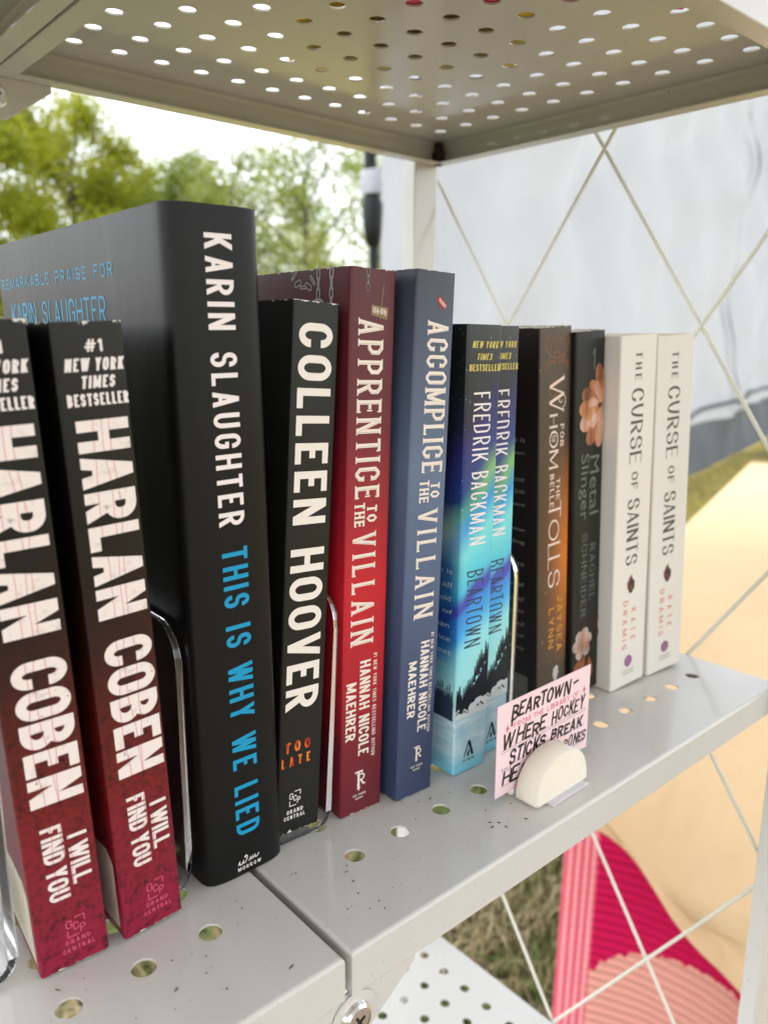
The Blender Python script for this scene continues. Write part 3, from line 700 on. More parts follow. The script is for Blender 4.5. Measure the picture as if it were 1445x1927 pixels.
# --- brown paperback ----------------------------------------------------------
def brown():
    t = NT('brown_glow_cover', .35, .45); X, Y, Z = t.xyz()[:3]
    n = t.noise(60, 4); base = t.mix(n, lin(66, 52, 38), lin(84, 66, 50))
    band = t.math('MULTIPLY', t.rng(t.math('ABSOLUTE', t.math('SUBTRACT', Z, .082)), .062, .0), 1)
    gl = t.math('MULTIPLY', t.math('POWER', t.rng(X, .002, .0255), 2.2), band)
    base = t.mix(t.math('MULTIPLY', t.math('MULTIPLY', band, t.rng(X, -.004, .014)), .55), base, lin(122, 72, 48))
    base = t.mix(t.math('MINIMUM', t.math('MULTIPLY', gl, 1.25), 1), base, lin(226, 128, 44))
    sp = t.math('GREATER_THAN', t.noise(330, 1), .745); base = t.mix(t.math('MULTIPLY', sp, .6), base, lin(190, 140, 96))
    left = t.rng(X, .0006, -.0005); base = t.mix(t.math('MULTIPLY', t.math('LESS_THAN', X, .0005), .9), base, lin(26, 20, 19))
    base = wear(t, base, .0255, .2, .6, side=False); t.col(base); return finish(t, .36)
m_br = brown(); M_BELL = flat('warm_white_lettering', 236, 214, 198); M_ORN = flat('copper_ornament', 140, 88, 54); M_ORL = flat('orange_print', 216, 150, 58)
def spiral(i, cx, cy, r0, turns, start, sgn, wd, m, flip=1):
    pts = []
    for k in range(30):
        f = k/29; a = start+sgn*turns*2*math.pi*f; r = r0*(1-f*.86); pts.append((cx+flip*r*math.cos(a), cy+r*math.sin(a)))
    i.line(pts, wd, m)
def brown_ink(i):
    for f in (1, -1):
        cx = 13.4
        i.line([(cx+f*.8, 196.5), (cx+f*.9, 190), (cx+f*2.2, 186.8)], .45, 3); i.line([(cx+f*2.2, 196.5), (cx+f*2.4, 190.5)], .35, 3)
        i.line([(cx+f*4.6, 196.4), (cx+f*8.6, 195.2), (cx+f*9.6, 192), (cx+f*8.0, 188.6), (cx+f*5.2, 186.6), (cx+f*2.0, 185.6)], .5, 3)
        spiral(i, cx+f*5.4, 191.6, 2.8, 1.3, 2.5, -1, .4, 3, f); spiral(i, cx+f*5.0, 185.0, 1.9, 1.2, 0.5, 1, .4, 3, f)
        i.line([(cx+f*2.4, 184.0), (cx+f*5.6, 182.8), (cx+f*9.8, 179.6), (cx+f*7.0, 183.6), (cx+f*9.4, 182.4)], .6, 3)
        spiral(i, cx+f*1.8, 182.6, 1.2, 1.1, 0, 1, .4, 3, f)
    chain_link(i, 13.4, 186.6, 1.9, 1.6, .5, 0, 3)
    i.text('W', 2, (8.0, 19.6, 176.2, 158.6), 'down', 1.6, .5, serif=.7, st=.4)
    spiral(i, 11.4, 169.5, 4.6, 1.25, 1.2, 1, .5, 3); spiral(i, 17.6, 164.4, 4.0, 1.2, -1.4, 1, .45, 2)
    i.text('H', 2, (8.4, 14.6, 157.8, 151.0), 'down', 1.1, .3, serif=.3, st=.3)
    i.text('O', 2, (8.4, 15.4, 149.6, 140.8), 'down', 1.2, .5); spiral(i, 12.0, 145.3, 2.0, 1.2, .4, 1, .45, 2)
    i.text('M', 2, (8.4, 15.6, 139.8, 130.4), 'down', 1.1, .35, serif=.3, st=.3)
    i.text('FOR', 2, (17.0, 20.0, 152.2, 140.8), 'down', .75, .4, 1.0, R=None, serif=.2, st=.25)
    i.text('THE', 2, (14.4, 17.4, 125.0, 113.6), 'down', .75, .4, 1.0, serif=.2, st=.25)
    i.text('BELLE', 2, (9.2, 12.6, 127.6, 110.2), 'down', .75, .4, 1.0, R=None, serif=.2, st=.25)
    i.text('T', 2, (8.4, 18.6, 113.0, 104.4), 'down', 1.25, .6, serif=.4, st=.4)
    i.text('O', 2, (8.6, 17.2, 103.6, 92.4), 'down', 1.1, .7)
    for a in (-2.4, -.8, .8, 2.4): i.line([(9.8, 98+a), (16, 98+a*.4)], .3, 3); i.line([(13+a, 102.2), (13+a*.5, 93.8)], .3, 3)
    i.text('LL', 2, (8.4, 18.4, 91.2, 77.2), 'down', 1.2, .5, .9, serif=.35, st=.35)
    i.text('S', 2, (8.6, 18.4, 76.0, 67.0), 'down', 1.3, .7)
    i.text('JAYSEA', 4, (16.6, 21.2, 61.0, 29.4), 'down', .8, .65, 1.5)
    i.text('LYNN', 4, (9.6, 14.0, 55.4, 32.6), 'down', .8, .65, 1.6)
    i.poly([(14.4, 4), (15.2, 12.5), (13.6, 16.5), (14.4, 19.8), (16.6, 21.2), (18.2, 20.4), (18.4, 16.8), (17.2, 13), (17.8, 4)], 5)
    for k in range(4): i.line([(14.6+k*.9, 19.6), (14.8+k*.75, 13)], .18, 6)
def brown_back(i):
    s_ = Ink(i.mb, lambda u, v, l: i.P(-u, v, l))
    for k, (wtxt, v) in enumerate((('for what she is', 144.4), ('they had never seen', 137.4), ('of all the almost', 124.2), ('an honest job', 117.6), ('one night more', 110.8), ('her only demon', 97.6), ('of the darkling', 90.8), ('hence', 79.5), ('a brief', 68), ('wonder of', 60), ('the quiet', 53), ('and', 46), ('proof of', 39), ('her deep', 32))):
        s_.font(wtxt, 7, (-9.0-len(wtxt)*2.1, -8.6, v, v+2.6), 'h')
    i.poly([(6, 3), (6, 18), (40, 18), (40, 3)], 5)
book('paperback_book', 'brown paperback with orange glow and copper scrollwork between bookend and floral book', (-.1375, .0687, .0005, -3.5, 0, .0255, .2), (m_br, m_br), brown_ink, .134, backfn=brown_back, inkmats=[M_BELL, M_ORN, M_ORL, flat('pale_emblem', 206, 204, 196), flat('emblem_shade', 120, 118, 112), flat('dim_small_print', 150, 146, 140)])

# --- dark floral paperback -----------------------------------------------------
def petal_mat(nm, c1, c2, c3):
    t = NT(nm, .45, .4); n = t.noise(160, 3, stretch=(1, 1, .35)); t.col(t.ramp(n, [(.3, lin(*c1)), (.5, lin(*c2)), (.7, lin(*c3))])); return t.m
m_fl = plain_black('dark_green_black_cover', .025, .1984, .3)
P1 = petal_mat('painted_petal_peach', (132, 78, 46), (186, 120, 76), (214, 160, 118)); P2 = petal_mat('painted_petal_pink', (158, 104, 84), (200, 148, 122), (220, 184, 168))
P3 = petal_mat('painted_petal_rust', (98, 54, 30), (158, 94, 54), (188, 126, 82)); P4 = flat('painted_dark_leaf', 70, 26, 26); P5 = petal_mat('painted_petal_grey', (120, 96, 88), (190, 164, 152), (222, 206, 200))
P6 = flat('painted_orange_leaf', 150, 84, 40)
def petal(i, cx, cy, a, ln, wd, m, lim=(.3, 24.8)):
    pts = []
    for k in range(22):
        f = 2*math.pi*k/22; x = ln*(.5+.5*math.cos(f)); y = wd*math.sin(f)*(.75+.35*math.cos(f))
        pts.append((max(lim[0], min(lim[1], cx+x*math.cos(a)-y*math.sin(a))), cy+x*math.sin(a)+y*math.cos(a)))
    i.poly(pts, m)
def floral_ink(i):
    i.text('1', 2, (13.6, 16.6, 179.2, 189.2), 'h', .7, .5, serif=.5, st=.4)
    petal(i, 22, 152, R_(235), 14, 5, 6); 
    for a, ln, wd, m_ in ((100, 23, 4.6, 5), (128, 18, 4.8, 3), (152, 20, 5.4, 5), (178, 20, 5.6, 3), (205, 21, 5.8, 4), (236, 22, 5.6, 5), (262, 21, 4.4, 4), (112, 15, 3.2, 4), (165, 13, 4.2, 4), (192, 16, 4.0, 3), (222, 14, 3.4, 4), (80, 17, 3.0, 3)):
        petal(i, 23.5, 159, R_(a), ln, wd, m_)
    petal(i, 23, 161, R_(200), 3.4, 1.6, 6)
    i.font('Metal', 2, (13.6, 21.8, 134.4, 102.6), 'down'); i.font('Slinger', 2, (4.0, 12.8, 136.2, 100.6), 'down')
    i.text('RACHEL', 2, (15.2, 19.8, 86.0, 53.6), 'down', .7, .4, 1.6, serif=.25, st=.25); i.text('SCHNEIDER', 2, (7.6, 12.2, 93.0, 45.4), 'down', .7, .4, 1.4, R=None, serif=.25, st=.25)
    petal(i, 20, 34, R_(70), 10, 2.6, 6); petal(i, 22, 30, R_(40), 9, 2.2, 6)
    for a, ln, wd, m_ in ((20, 8, 4, 7), (75, 9, 4, 7), (130, 9, 4, 7), (185, 10, 4, 7), (240, 10, 4, 7), (300, 9, 4, 7), (95, 6, 2.4, 4), (210, 6, 2.6, 4), (330, 6, 2.4, 4), (150, 5, 2, 7)): petal(i, 10.5, 30, R_(a), ln, wd, m_)
    petal(i, 12, 22, R_(250), 16, 3.6, 8); petal(i, 16, 20, R_(280), 13, 3, 8); petal(i, 9, 21, R_(225), 9, 2.8, 8)
book('paperback_book', 'nearly black paperback with peach flowers painted on its spine', (-.1105, .0660, .0005, -4, 0, .025, .1984), (m_fl, m_fl), floral_ink, .132, inkmats=[flat('silver_print', 104, 116, 106), P1, P2, P3, P4, P5, P6])

# --- white paperbacks, two copies ----------------------------------------------
def white_cover():
    t = NT('matte_white_cover', .55, .35); n = t.noise(40, 3); c = t.mix(n, lin(228, 222, 212), lin(234, 229, 220)); t.col(c); return finish(t, .55)
m_wh = white_cover(); M_INK = flat('charcoal_print', 84, 82, 74); M_COR = flat('coral_print', 224, 130, 104); M_PUR = flat('purple_print', 140, 74, 132); M_FLD = flat('flame_dark', 58, 46, 44); M_FLR = flat('flame_red', 150, 72, 62)
def white_ink(i):
    i.text('THE', 2, (12.4, 17.8, 188.0, 173.6), 'down', 1.0, .45, 2.4, serif=.2, st=.3)
    i.text('CURSE', 2, (10.0, 20.4, 169.2, 129.4), 'down', 1.5, .5, 1.6, R=None, serif=.35, st=.35)
    i.text('OF', 2, (12.4, 18.0, 124.6, 114.8), 'down', 1.0, .5, 1.4, R=None, serif=.2, st=.3)
    i.text('SAINTS', 2, (10.0, 20.4, 109.6, 72.2), 'down', 1.5, .5, 1.3, R=None, serif=.3, st=.35)
    i.poly([(13.4, 57.5), (12.4, 60.2), (14.2, 63.5), (16.6, 66.6), (16.4, 64.4), (19.0, 61.8), (18.8, 58.0), (16.6, 55.4), (14.6, 55.4)], 6)
    i.poly([(12.6, 58.0), (13.8, 61.4), (15.6, 66.0), (14.2, 65.2), (12.0, 61.8)], 5, .02); i.poly([(15.2, 57.0), (16.8, 58.4), (16.2, 60.6), (14.8, 58.8)], 5, .04)
    i.text('KATE', 3, (17.0, 21.2, 45.8, 26.6), 'down', .62, .5, 3.0); i.text('DRAMIS', 3, (9.2, 13.4, 51.6, 22.4), 'down', .62, .5, 2.4, R=None)
    pts = [(15.6+3.5*math.cos(2*math.pi*k/24), 14.4+3.5*math.sin(2*math.pi*k/24)) for k in range(24)]; i.poly(pts, 4)
    for k in (-1, 0, 1): i.line([(13.4, 14.4+k*1.7-.6), (15.0, 14.9+k*1.7), (16.4, 13.9+k*1.7), (17.8, 14.5+k*1.7)], .3, 7)
    i.text('HARPER', 2, (11.0, 21.6, 8.0, 9.1), 'h', .22, gap=.5, R=None) if False else None
    i.line([(10.8, 8.6), (21.6, 8.6)], .5, 8); i.line([(10.8, 6.8), (21.2, 6.8)], .5, 8)
wm = [M_INK, M_COR, M_PUR, M_FLR, M_FLD, flat('logo_lines', 206, 168, 196), flat('grey_fine_print', 150, 146, 136)]
WG = 'identical white paperbacks at the right end'
book('paperback_book', 'white paperback standing against the dark floral paperback', (-.0867, .0565, .0005, -3.33, -3.36, .0310, .1964), (m_wh, m_wh), white_ink, .132, group=WG, inkmats=wm)
book('paperback_book', 'white paperback last in the row, beside the bare end of the shelf', (-.0507, .0550, .0005, -4.01, -6.31, .0319, .1967), (m_wh, m_wh), white_ink, .132, group=WG, inkmats=wm)

# ------------------------------------------------------------------ acrylic bookends
def bookend(label, x, y, dirx, h_=.099, ln=.10, base=.05, th=.0026, z0=.0003, bth=None, tilt=0):
    """clear L of bent acrylic: upright in the YZ plane, base towards dirx; one sheet of even thickness"""
    b = MB(); r = .014; bth = bth or th
    t = thing('acrylic_bookend', label, 'bookend', (x, y, z0), 'clear acrylic bookends between the books')
    # outline of the upright (y, z): rounded top corners
    ol = [(0, 0)]+[(r-r*math.cos(a), h_-r+r*math.sin(a)) for a in [math.pi/2*k/7 for k in range(8)]]
    ol += [(ln-r+r*math.sin(a), h_-r+r*math.cos(a)) for a in [math.pi/2*k/7 for k in range(8)]]+[(ln, 0)]
    br = .007
    def sheet(s_):      # s_ runs: (profile x,z along bend) -> the upright above z=br, base below
        return s_
    n = len(ol)
    xa, xb = (-th, 0) if dirx > 0 else (0, th)
    ol2 = [(p[0], max(p[1], br)) for p in ol]
    b.add([(xa, a, c) for a, c in ol2]+[(xb, a, c) for a, c in ol2], [tuple(range(n)), tuple(range(2*n-1, n-1, -1))]); b.add([(xa, a, c) for a, c in ol2]+[(xb, a, c) for a, c in ol2], [(i, i+1, n+i+1, n+i) for i in range(n-1)], 1)
    # bend and base
    prof_o, prof_i = [], []
    for k in range(9):
        a = math.pi/2*k/8; prof_o.append((-br*math.cos(a)*1.0, br-br*math.sin(a))); ri = br-bth; prof_i.append((-ri*math.cos(a), br-ri*math.sin(a)))
    prof_o.append((base, 0)); prof_i.append((base, bth))
    cx = br-th
    F = (lambda q: (q[0]+cx+0.0, q[1])) if dirx > 0 else (lambda q: (-q[0]-cx, q[1]))
    po, pi_ = [F(q) for q in prof_o], [F(q) for q in prof_i]; m_ = len(po); vs = []
    for yy in (0, ln): vs += [(q[0], yy, q[1]) for q in po]+[(q[0], yy, q[1]) for q in pi_]
    K = 2*m_; fs = []
    for i in range(m_-1):
        fs += [(i, i+1, K+i+1, K+i), (m_+i, K+m_+i, K+m_+i+1, m_+i+1)]
    fs += [(m_-1, 2*m_-1, K+2*m_-1, K+m_-1)]
    b.add(vs, fs, 0, False)
    b.add(vs, [f for i in range(m_-1) for f in ((i, m_+i, m_+i+1, i+1), (K+i, K+i+1, K+m_+i+1, K+m_+i))], 1)
    # merge the two pieces at the bend
    o = b.build('bent_sheet', [M_ACRYL, M_AEDGE], t)
    wd = o.modifiers.new('weld', 'WELD'); wd.merge_threshold = .00005
    bv = o.modifiers.new('bevel', 'BEVEL'); bv.width = .0004; bv.segments = 2; bv.limit_method = 'ANGLE'
    if tilt: t.rotation_euler.y = R_(tilt)
    return t
bookend('clear acrylic bookend left of the first thriller paperback', -.4060, .0605, -1, .099, .10, .03)
bookend('clear acrylic bookend between the thriller paperback and the thick black hardback', -.3450, .0628, -1, .099, .10, .016, th=.0022, bth=.0010)
bookend('clear acrylic bookend under the worn black paperback', -.2846, .0600, -1, .0985, .10, .0235, th=.0020, tilt=3.2)
bookend('clear acrylic bookend between aurora and brown paperbacks', -.1700, .0590, 1, .0975, .10, .03)

# ------------------------------------------------------------------ note card and its stand
stand = thing('card_stand', 'small cream half round clay stand gripping the pink note card', 'card stand', (-.1916, .0115, .0012))
b = MB(); r = .0188; hh = .0190
arc = [(-r, 0.0)]+[(-r*math.cos(math.pi*k/26), .0012+(hh-.0012)*max(0, math.sin(math.pi*k/26))**.85) for k in range(27)]+[(r, 0.0)]
def halfdisc(mb, y0, y1):
    n = len(arc); bv = .0009
    ins = [(x*(1-bv/r), max(0, z-(bv if z > .002 else 0))) for x, z in arc]
    rings = [[(x, y0, z) for x, z in ins], [(x, y0+bv, z) for x, z in arc], [(x, y1-bv, z) for x, z in arc], [(x, y1, z) for x, z in ins]]
    mb.add([q for g in rings for q in g], [(j*n+i, j*n+(i+1) % n, (j+1)*n+(i+1) % n, (j+1)*n+i) for j in range(3) for i in range(n)], 0, True)
    mb.add(rings[0], [tuple(range(n))]); mb.add(rings[3], [tuple(range(n))[::-1]])
halfdisc(b, 0, .0120)
m_clay = NT('cream_clay', .75, .3, (.78, .72, .61, 1)); m_clay.bump(m_clay.noise(500, 4), .35, .0006); m_clay.col(m_clay.mix(m_clay.noise(60, 3), (.74, .68, .56, 1), (.84, .79, .69, 1)))
b.build('front_half', m_clay.m, stand)
b = MB(); halfdisc(b, .0134, .0180); b.build('rear_half', m_clay.m, stand)
stand.rotation_euler.z = R_(1.5)
pad = MB(); pad.box(-.0115, .0150, -.0032, .0030, 0, .0011)
mp_ = NT('frosted_pad', .4, .5, (.84, .83, .88, 1), Transmission_Weight=.35); mp_.bump(mp_.noise(1500, 2), .5, .0006)
pad.build('clear_foot_pad', mp_.m, stand, .0003).location = (0, 0, -.0011)
card = MB(); CW, CH = 67.5, 42.0
card.box(0, CW/1000, 0, .00035, 0, CH/1000)
mc = NT('pink_card', .6, .3, lin(247, 217, 223)); mc.bump(mc.noise(600, 3), .05, .0003)
M_MARK = flat('black_marker', 34, 29, 28, .35); M_PK = flat('card_pink_print', 222, 96, 122); M_GR = flat('card_grey_print', 120, 100, 104)
ci = Ink(card, lambda u, v, l: (u/1000, -l/1000, v/1000))
def cx_(f): return f*CW
def cy_(f): return (1-f)*CH
for v in (.507, .533): ci.line([(3, cy_(v)), (CW-2, cy_(v)+.2)], .22, 3)
for v in (.70, .905): ci.line([(10 if v < .8 else 4, cy_(v)), (CW-3, cy_(v)+.3)], .2, 3)
ci.text('FROM THE LIBRARY OF:', 2, (cx_(.16), cx_(.885), cy_(.312), cy_(.252)), 'h', .34, gap=.55, R=None)
for f, v in ((.10, .285), (.935, .27)):
    c0, c1 = cx_(f), cy_(v); ci.poly([(c0, c1+2.4), (c0+.45, c1+.55), (c0+1.5, c1), (c0+.45, c1-.55), (c0, c1-2.4), (c0-.45, c1-.55), (c0-1.5, c1), (c0-.45, c1+.55)], 2)
ci.text('TITLE', 3, (cx_(.05), cx_(.15), cy_(.75), cy_(.708)), 'h', .24, gap=.4)
hw = dict(jit=.55, slant=.12)
def hand(txt, a, e, vb, vt, tw=1.25): ci.text(txt, 1, (cx_(a), cx_(e), cy_(vb), cy_(vt)), 'h', tw, tw*.9, .35, R=None, jit=.62, slant=.2, sp=.4)
hand('BEARTOWN', .14, .77, .225, .07); ci.line([(cx_(.80), cy_(.135)), (cx_(.86), cy_(.12))], 1.1, 1)
ci.line([(cx_(.155), cy_(.09)), (cx_(.14), cy_(.28))], 1.1, 1)
hand('WHERE', .06, .51, .51, .345); hand('HOCKEY', .575, .945, .495, .345, 1.05)
hand('STICKS', .135, .51, .70, .545); hand('BREAK', .57, .935, .695, .55)
hand('HEARTS', .06, .58, .90, .745); hand('&', .61, .69, .82, .73); hand('BONES', .72, .985, .885, .755, .95)
co = card.build('note_card', [mc.m, M_MARK, M_PK, M_GR])
tag(co, 'pink note card with black handwriting held upright in the cream clay stand', 'note card')
co.location = (-.2222, .0241, .0042); co.rotation_euler = (R_(-.5), 0, R_(1.2))

# ------------------------------------------------------------------ seeds and crumbs on the shelf
b = MB(); rr = random.Random(12)
for _ in range(90):
    x = rr.uniform(-.52, -.17); y = rr.uniform(.006, .05) if rr.random() < .85 else rr.uniform(.05, .2)
    if abs(x+L+.0006) < .005 or min((x-hx)**2 for hx in HOLE_X+[q-L-.0012 for q in HOLE_X]) < .00004 and abs(y-.0385) < .007: continue
    a = rr.uniform(0, math.pi); ln = rr.choice((.00025, .0003, .0004, .0009, .0012))*rr.uniform(.7, 1.2); wd = min(ln, .00028); hh2 = wd*.8
    n = 8; ca, sa = math.cos(a), math.sin(a)
    def el(f, z): return [(x+ca*ln*f*math.cos(2*math.pi*k/n)-sa*wd*f*math.sin(2*math.pi*k/n), y+sa*ln*f*math.cos(2*math.pi*k/n)+ca*wd*f*math.sin(2*math.pi*k/n), z) for k in range(n)]
    A_, B_ = el(1, .00012+hh2*.4), el(.55, .00012+hh2*1.2); C_ = el(.7, .0001)
    b.add(C_+A_+B_, [(i+j*n, (i+1) % n+j*n, (i+1) % n+(j+1)*n, i+(j+1)*n) for j in range(2) for i in range(n)]+[tuple(range(2*n, 3*n))], rr.choice((0, 0, 1)), True)
tag(b.build('seed_debris', [NT('dark_seed', .7, .3, (.05, .04, .03, 1)).m, NT('dry_seed', .7, .3, (.17, .12, .07, 1)).m]), 'tiny dark seeds and crumbs scattered along the front of the middle shelf', 'debris', kind='stuff')
# ------------------------------------------------------------------ things on the top shelf
def crate():
    t = thing('storage_crate', 'yellow storage crate on the top shelf glimpsed through its holes', 'crate', (-.1545, .159, .3398)); t.rotation_euler.z = R_(-40)
    m = NT('yellow_plastic', .45, .4, (.75, .55, .04, 1)).m
    b = MB(); x, y, z0, h = .063, .051, .0045, .12
    b.box(-x, x, -y, y, z0, z0+.003); 
    b.box(-x, x, -y, -y+.003, z0+.0031, h); b.box(-x, x, y-.003, y, z0+.0031, h); b.box(-x, -x+.003, -y+.0031, y-.0031, z0+.0031, h); b.box(x-.003, x, -y+.0031, y-.0031, z0+.0031, h)
    b.build('bin', m, t, .001)
    for sx in (-1, 1):
        for sy in (-1, 1):
            f = MB(); f.box(sx*(x-.010)-.005, sx*(x-.010)+.005, sy*(y-.010)-.005, sy*(y-.010)+.005, 0, z0-.0001); f.build('foot', m, t, .001)
crate()
t = thing('paperback_book', 'pink book lying flat on the top shelf beside the yellow crate', 'book', (-.255, .060, .3398)); t.rotation_euler.z = R_(-40)
b = MB(); b.box(0, .0018, .002, .09, .001, .024); m = NT('pink_cover', .4, .4, lin(216, 60, 110)).m
b = MB(); b.box(0, .135, 0, .085, 0, .0006); b.box(0, .135, 0, .085, .0236, .0242); b.build('cover', m, t)
b = MB(); b.box(.001, .134, .0006, .084, .0007, .0235); b.build('page_block', M_PAGE, t)
b = MB(); b.box(0, .135, -.0006, -.0001, 0, .0242); b.build('spine', m, t)

# ------------------------------------------------------------------ ground and grass
G = -.95
def grass_ground():
    t = NT('grass_ground', .9, .2); n = t.noise(1.1, 5, .6); n2 = t.noise(26, 4, .6); n3 = t.noise(7, 3)
    c = t.mix(t.rng(n3, .35, .65), (.085, .10, .030, 1), (.20, .16, .075, 1)); c = t.mix(t.rng(n2, .3, .7), c, (.05, .06, .02, 1)); X, Y, Z = t.xyz()[:3]; c = t.mix(t.math('MULTIPLY', t.math('MULTIPLY', t.rng(n, .3, .5), t.rng(X, 1.6, 2.6)), t.rng(X, 12, 9)), c, (.33, .27, .06, 1))
    t.col(c); t.bump(n2, .6, .03); return t.m
b = MB(); b.add([(-300, -300, G), (400, -300, G), (400, 500, G), (-300, 500, G)], [(0, 1, 2, 3)])
tag(b.build('ground', grass_ground()), kind='structure')
def bounce_tan():  # tan ground added out of view to bounce warm light onto the rack
    t = NT('tan_bounce_ground', .9, .15); n = t.noise(6, 5, .6); n2 = t.noise(60, 3); c = t.mix(n, (.38, .265, .19, 1), (.47, .335, .25, 1)); t.col(t.mix(t.math('MULTIPLY', n2, .4), c, (.16, .13, .10, 1))); t.bump(n2, .5, .01); return t.m
b = MB(); pp = [(-3.5+.05*math.sin(k*2.1), -.42+.10*math.sin(k*1.3)+.05*math.sin(k*3.7)) for k in range(2)]
ring = [(-.9+2.9*math.cos(2*math.pi*k/60)*(1+.05*math.sin(5*k)), -1.9+1.45*math.sin(2*math.pi*k/60)*(1+.05*math.sin(7*k+1)), G+.004) for k in range(60)]
b.add(ring, [tuple(range(60))]); tag(b.build('bounce_ground', bounce_tan()), kind='structure')
def blades():
    b = MB(); rr = random.Random(2)
    def blade(x, y, ln, m):
        a = rr.uniform(0, 6.28); le = rr.uniform(.2, 1.0); w_ = rr.uniform(.0016, .0034)
        dx, dy = math.cos(a), math.sin(a); z = 0
        p = [(x, y, G)]
        for k in (1, 2): f = k/2; p.append((x+dx*ln*le*f*f, y+dy*ln*le*f*f, G+ln*f*(1-.45*le*f)))
        v = [(p[0][0]-dy*w_, p[0][1]+dx*w_, p[0][2]), (p[0][0]+dy*w_, p[0][1]-dx*w_, p[0][2]), (p[1][0]-dy*w_*.8, p[1][1]+dx*w_*.8, p[1][2]), (p[1][0]+dy*w_*.8, p[1][1]-dx*w_*.8, p[1][2]), p[2]]
        b.add(v, [(0, 1, 3, 2), (2, 3, 4)], m)
    for _ in range(42000):
        x, y = rr.uniform(-.7, 1.5), rr.uniform(-.3, 2.2)
        s_ = math.sin(x*9)+math.sin(y*11+x*4)+rr.uniform(-1.6, 1.6)
        blade(x, y, rr.uniform(.025, .075), 0 if s_ > .2 else 1 if s_ > -1.4 else 2)
    for _ in range(14000):
        x = rr.uniform(1.5, 8); y = rr.uniform(.4, 3.6); blade(x, y, rr.uniform(.03, .07), rr.choice((0, 1, 1, 2)))
    ms = [NT('green_blade', .6, .3, (.085, .125, .028, 1)).m, NT('dry_blade', .7, .3, (.23, .18, .09, 1)).m, NT('straw_blade', .7, .3, (.32, .265, .15, 1)).m]
    return b.build('grass', ms)
tag(blades(), kind='stuff', label='short patchy green and straw coloured grass around the rack', cat='grass')

# ------------------------------------------------------------------ tent wall and leg
A0 = Vector((1.50, 2.07, G)); Dv = Vector((.9715, .237, 0)).normalized(); Nv = Vector((-Dv.y, Dv.x, 0))
def fabric(nm, c, tr, rough=.8):
    t = NT(nm, rough, .2); n = t.noise(2.2, 5, .55, stretch=(1, 1, 1.6)); t.col(t.mix(n, tuple(q*.93 for q in c[:3])+(1,), c))
    t.bump(t.noise(3.0, 4, .5, stretch=(1, 1, .6)), .7, .08)
    tl = t.n('ShaderNodeBsdfTranslucent'); tl.inputs[0].default_value = c; mx = t.n('ShaderNodeMixShader'); mx.inputs[0].default_value = tr
    t.l(t.p.outputs[0], mx.inputs[1]); t.l(tl.outputs[0], mx.inputs[2]); t.l(mx.outputs[0], t.out.inputs[0]); return t.m
m_tent = fabric('white_tent_fabric', (.47, .485, .53, 1), .3); m_skirt = fabric('grey_tent_skirt', (.12, .13, .145, 1), .15); m_seam = flat('grey_seam_tape', 84, 86, 96, .7)
tent = thing('tent_wall', 'wrinkled white tent side wall with grey skirt behind the shelf', 'tent wall', tuple(A0))
def tent_pt(s, z, rr=random.Random(4)):
    wv = .05*math.sin(s*1.7+z*1.1)+.045*math.sin(s*3.3-z*2.6)+.032*math.sin(s*7.1+z*4.0+2*math.sin(z*2))+.04*math.sin((s-z)*2.2)+.018*math.sin(s*4.2-z*9.0+1.5*math.sin(s*2.1))
    fold = .09*math.exp(-((s*.55+(z-.6)*1.0-1.1)**2)*9)+.08*math.exp(-((s*.3-(z-1.6)*1.0-.2)**2)*14)
    return Dv*s+Nv*((wv+fold)*min(1, z*1.2+.15)*min(1, max(0, s)/.7+.05))+Vector((0, 0, z))
SL = 10.5; NS, NZ = 180, 54; ZT = 4.0; zs = .50
skz = lambda s: .36+.018*s
b = MB(); b.grid([[tent_pt(SL*i/NS, skz(SL*i/NS)+(ZT-skz(SL*i/NS))*j/NZ) for j in range(NZ+1)] for i in range(NS+1)]); b.build('fabric_panel', m_tent, tent)
b = MB(); b.grid([[tent_pt(SL*i/NS, .012+(skz(SL*i/NS)-.012)*j/8)-Nv*.012 for j in range(9)] for i in range(NS+1)]); b.build('ground_skirt', m_skirt, tent)
def seam(pts, wd):
    b = MB(); b.grid([[tent_pt(s+o, z)-Nv*.06 for o in (-wd/2, wd/2)] for s, z in pts]); return b.build('seam', m_seam, tent)
seam([(5.45+.03*math.sin(k*.5), ZT-(ZT-.50)*k/30) for k in range(31)], .055)
def hseam(z0, z1, s0, s1):
    b = MB(); b.grid([[tent_pt(s0+(s1-s0)*k/30, z0+(z1-z0)*k/30+o)-Nv*.035 for o in (-.018, .018)] for k in range(31)]); b.build('seam', m_seam, tent)
hseam(.60, .66, 5.45, 10.4); hseam(.46, .62, 4.2, 5.45)
# sagging end of the wall next to the leg
leg = thing('canopy_leg', 'black canopy tent leg with bulky slider bracket at the left end of the tent wall', 'tent leg', (0, 0, G))
PD = Vector((.7275*1.0, 0, 0))
def at_px(u, v, dist):   # point on a camera ray, used only to read positions off the survey
    return None
LP = Vector((1.36, 1.958, G)); leg.location = LP
m_blk = NT('black_painted_steel', .45, .22, (.008, .009, .009, 1)).m
b = MB(); b.tube([(0, 0, 0), (0, 0, 1.46)], .016, n=12); b.build('lower_pole', m_blk, leg)
b = MB(); b.tube([(-.012, .004, 1.69), (-.022, .006, 3.9)], .021, n=12); b.build('upper_pole', m_blk, leg)
b = MB(); b.tube([(0, 0, 1.45), (-.002, 0, 1.47), (-.004, 0, 1.50), (-.006, 0, 1.58), (-.008, 0, 1.615)], [.018, .027, .031, .036, .024], n=16); b.build('slider_bracket', m_blk, leg)
b = MB(); b.tube([(-.008, 0, 1.6151), (-.010, 0, 1.65), (-.014, .002, 1.689)], [.034, .037, .030], n=16); b.build('white_fabric_sleeve', m_tent, leg)
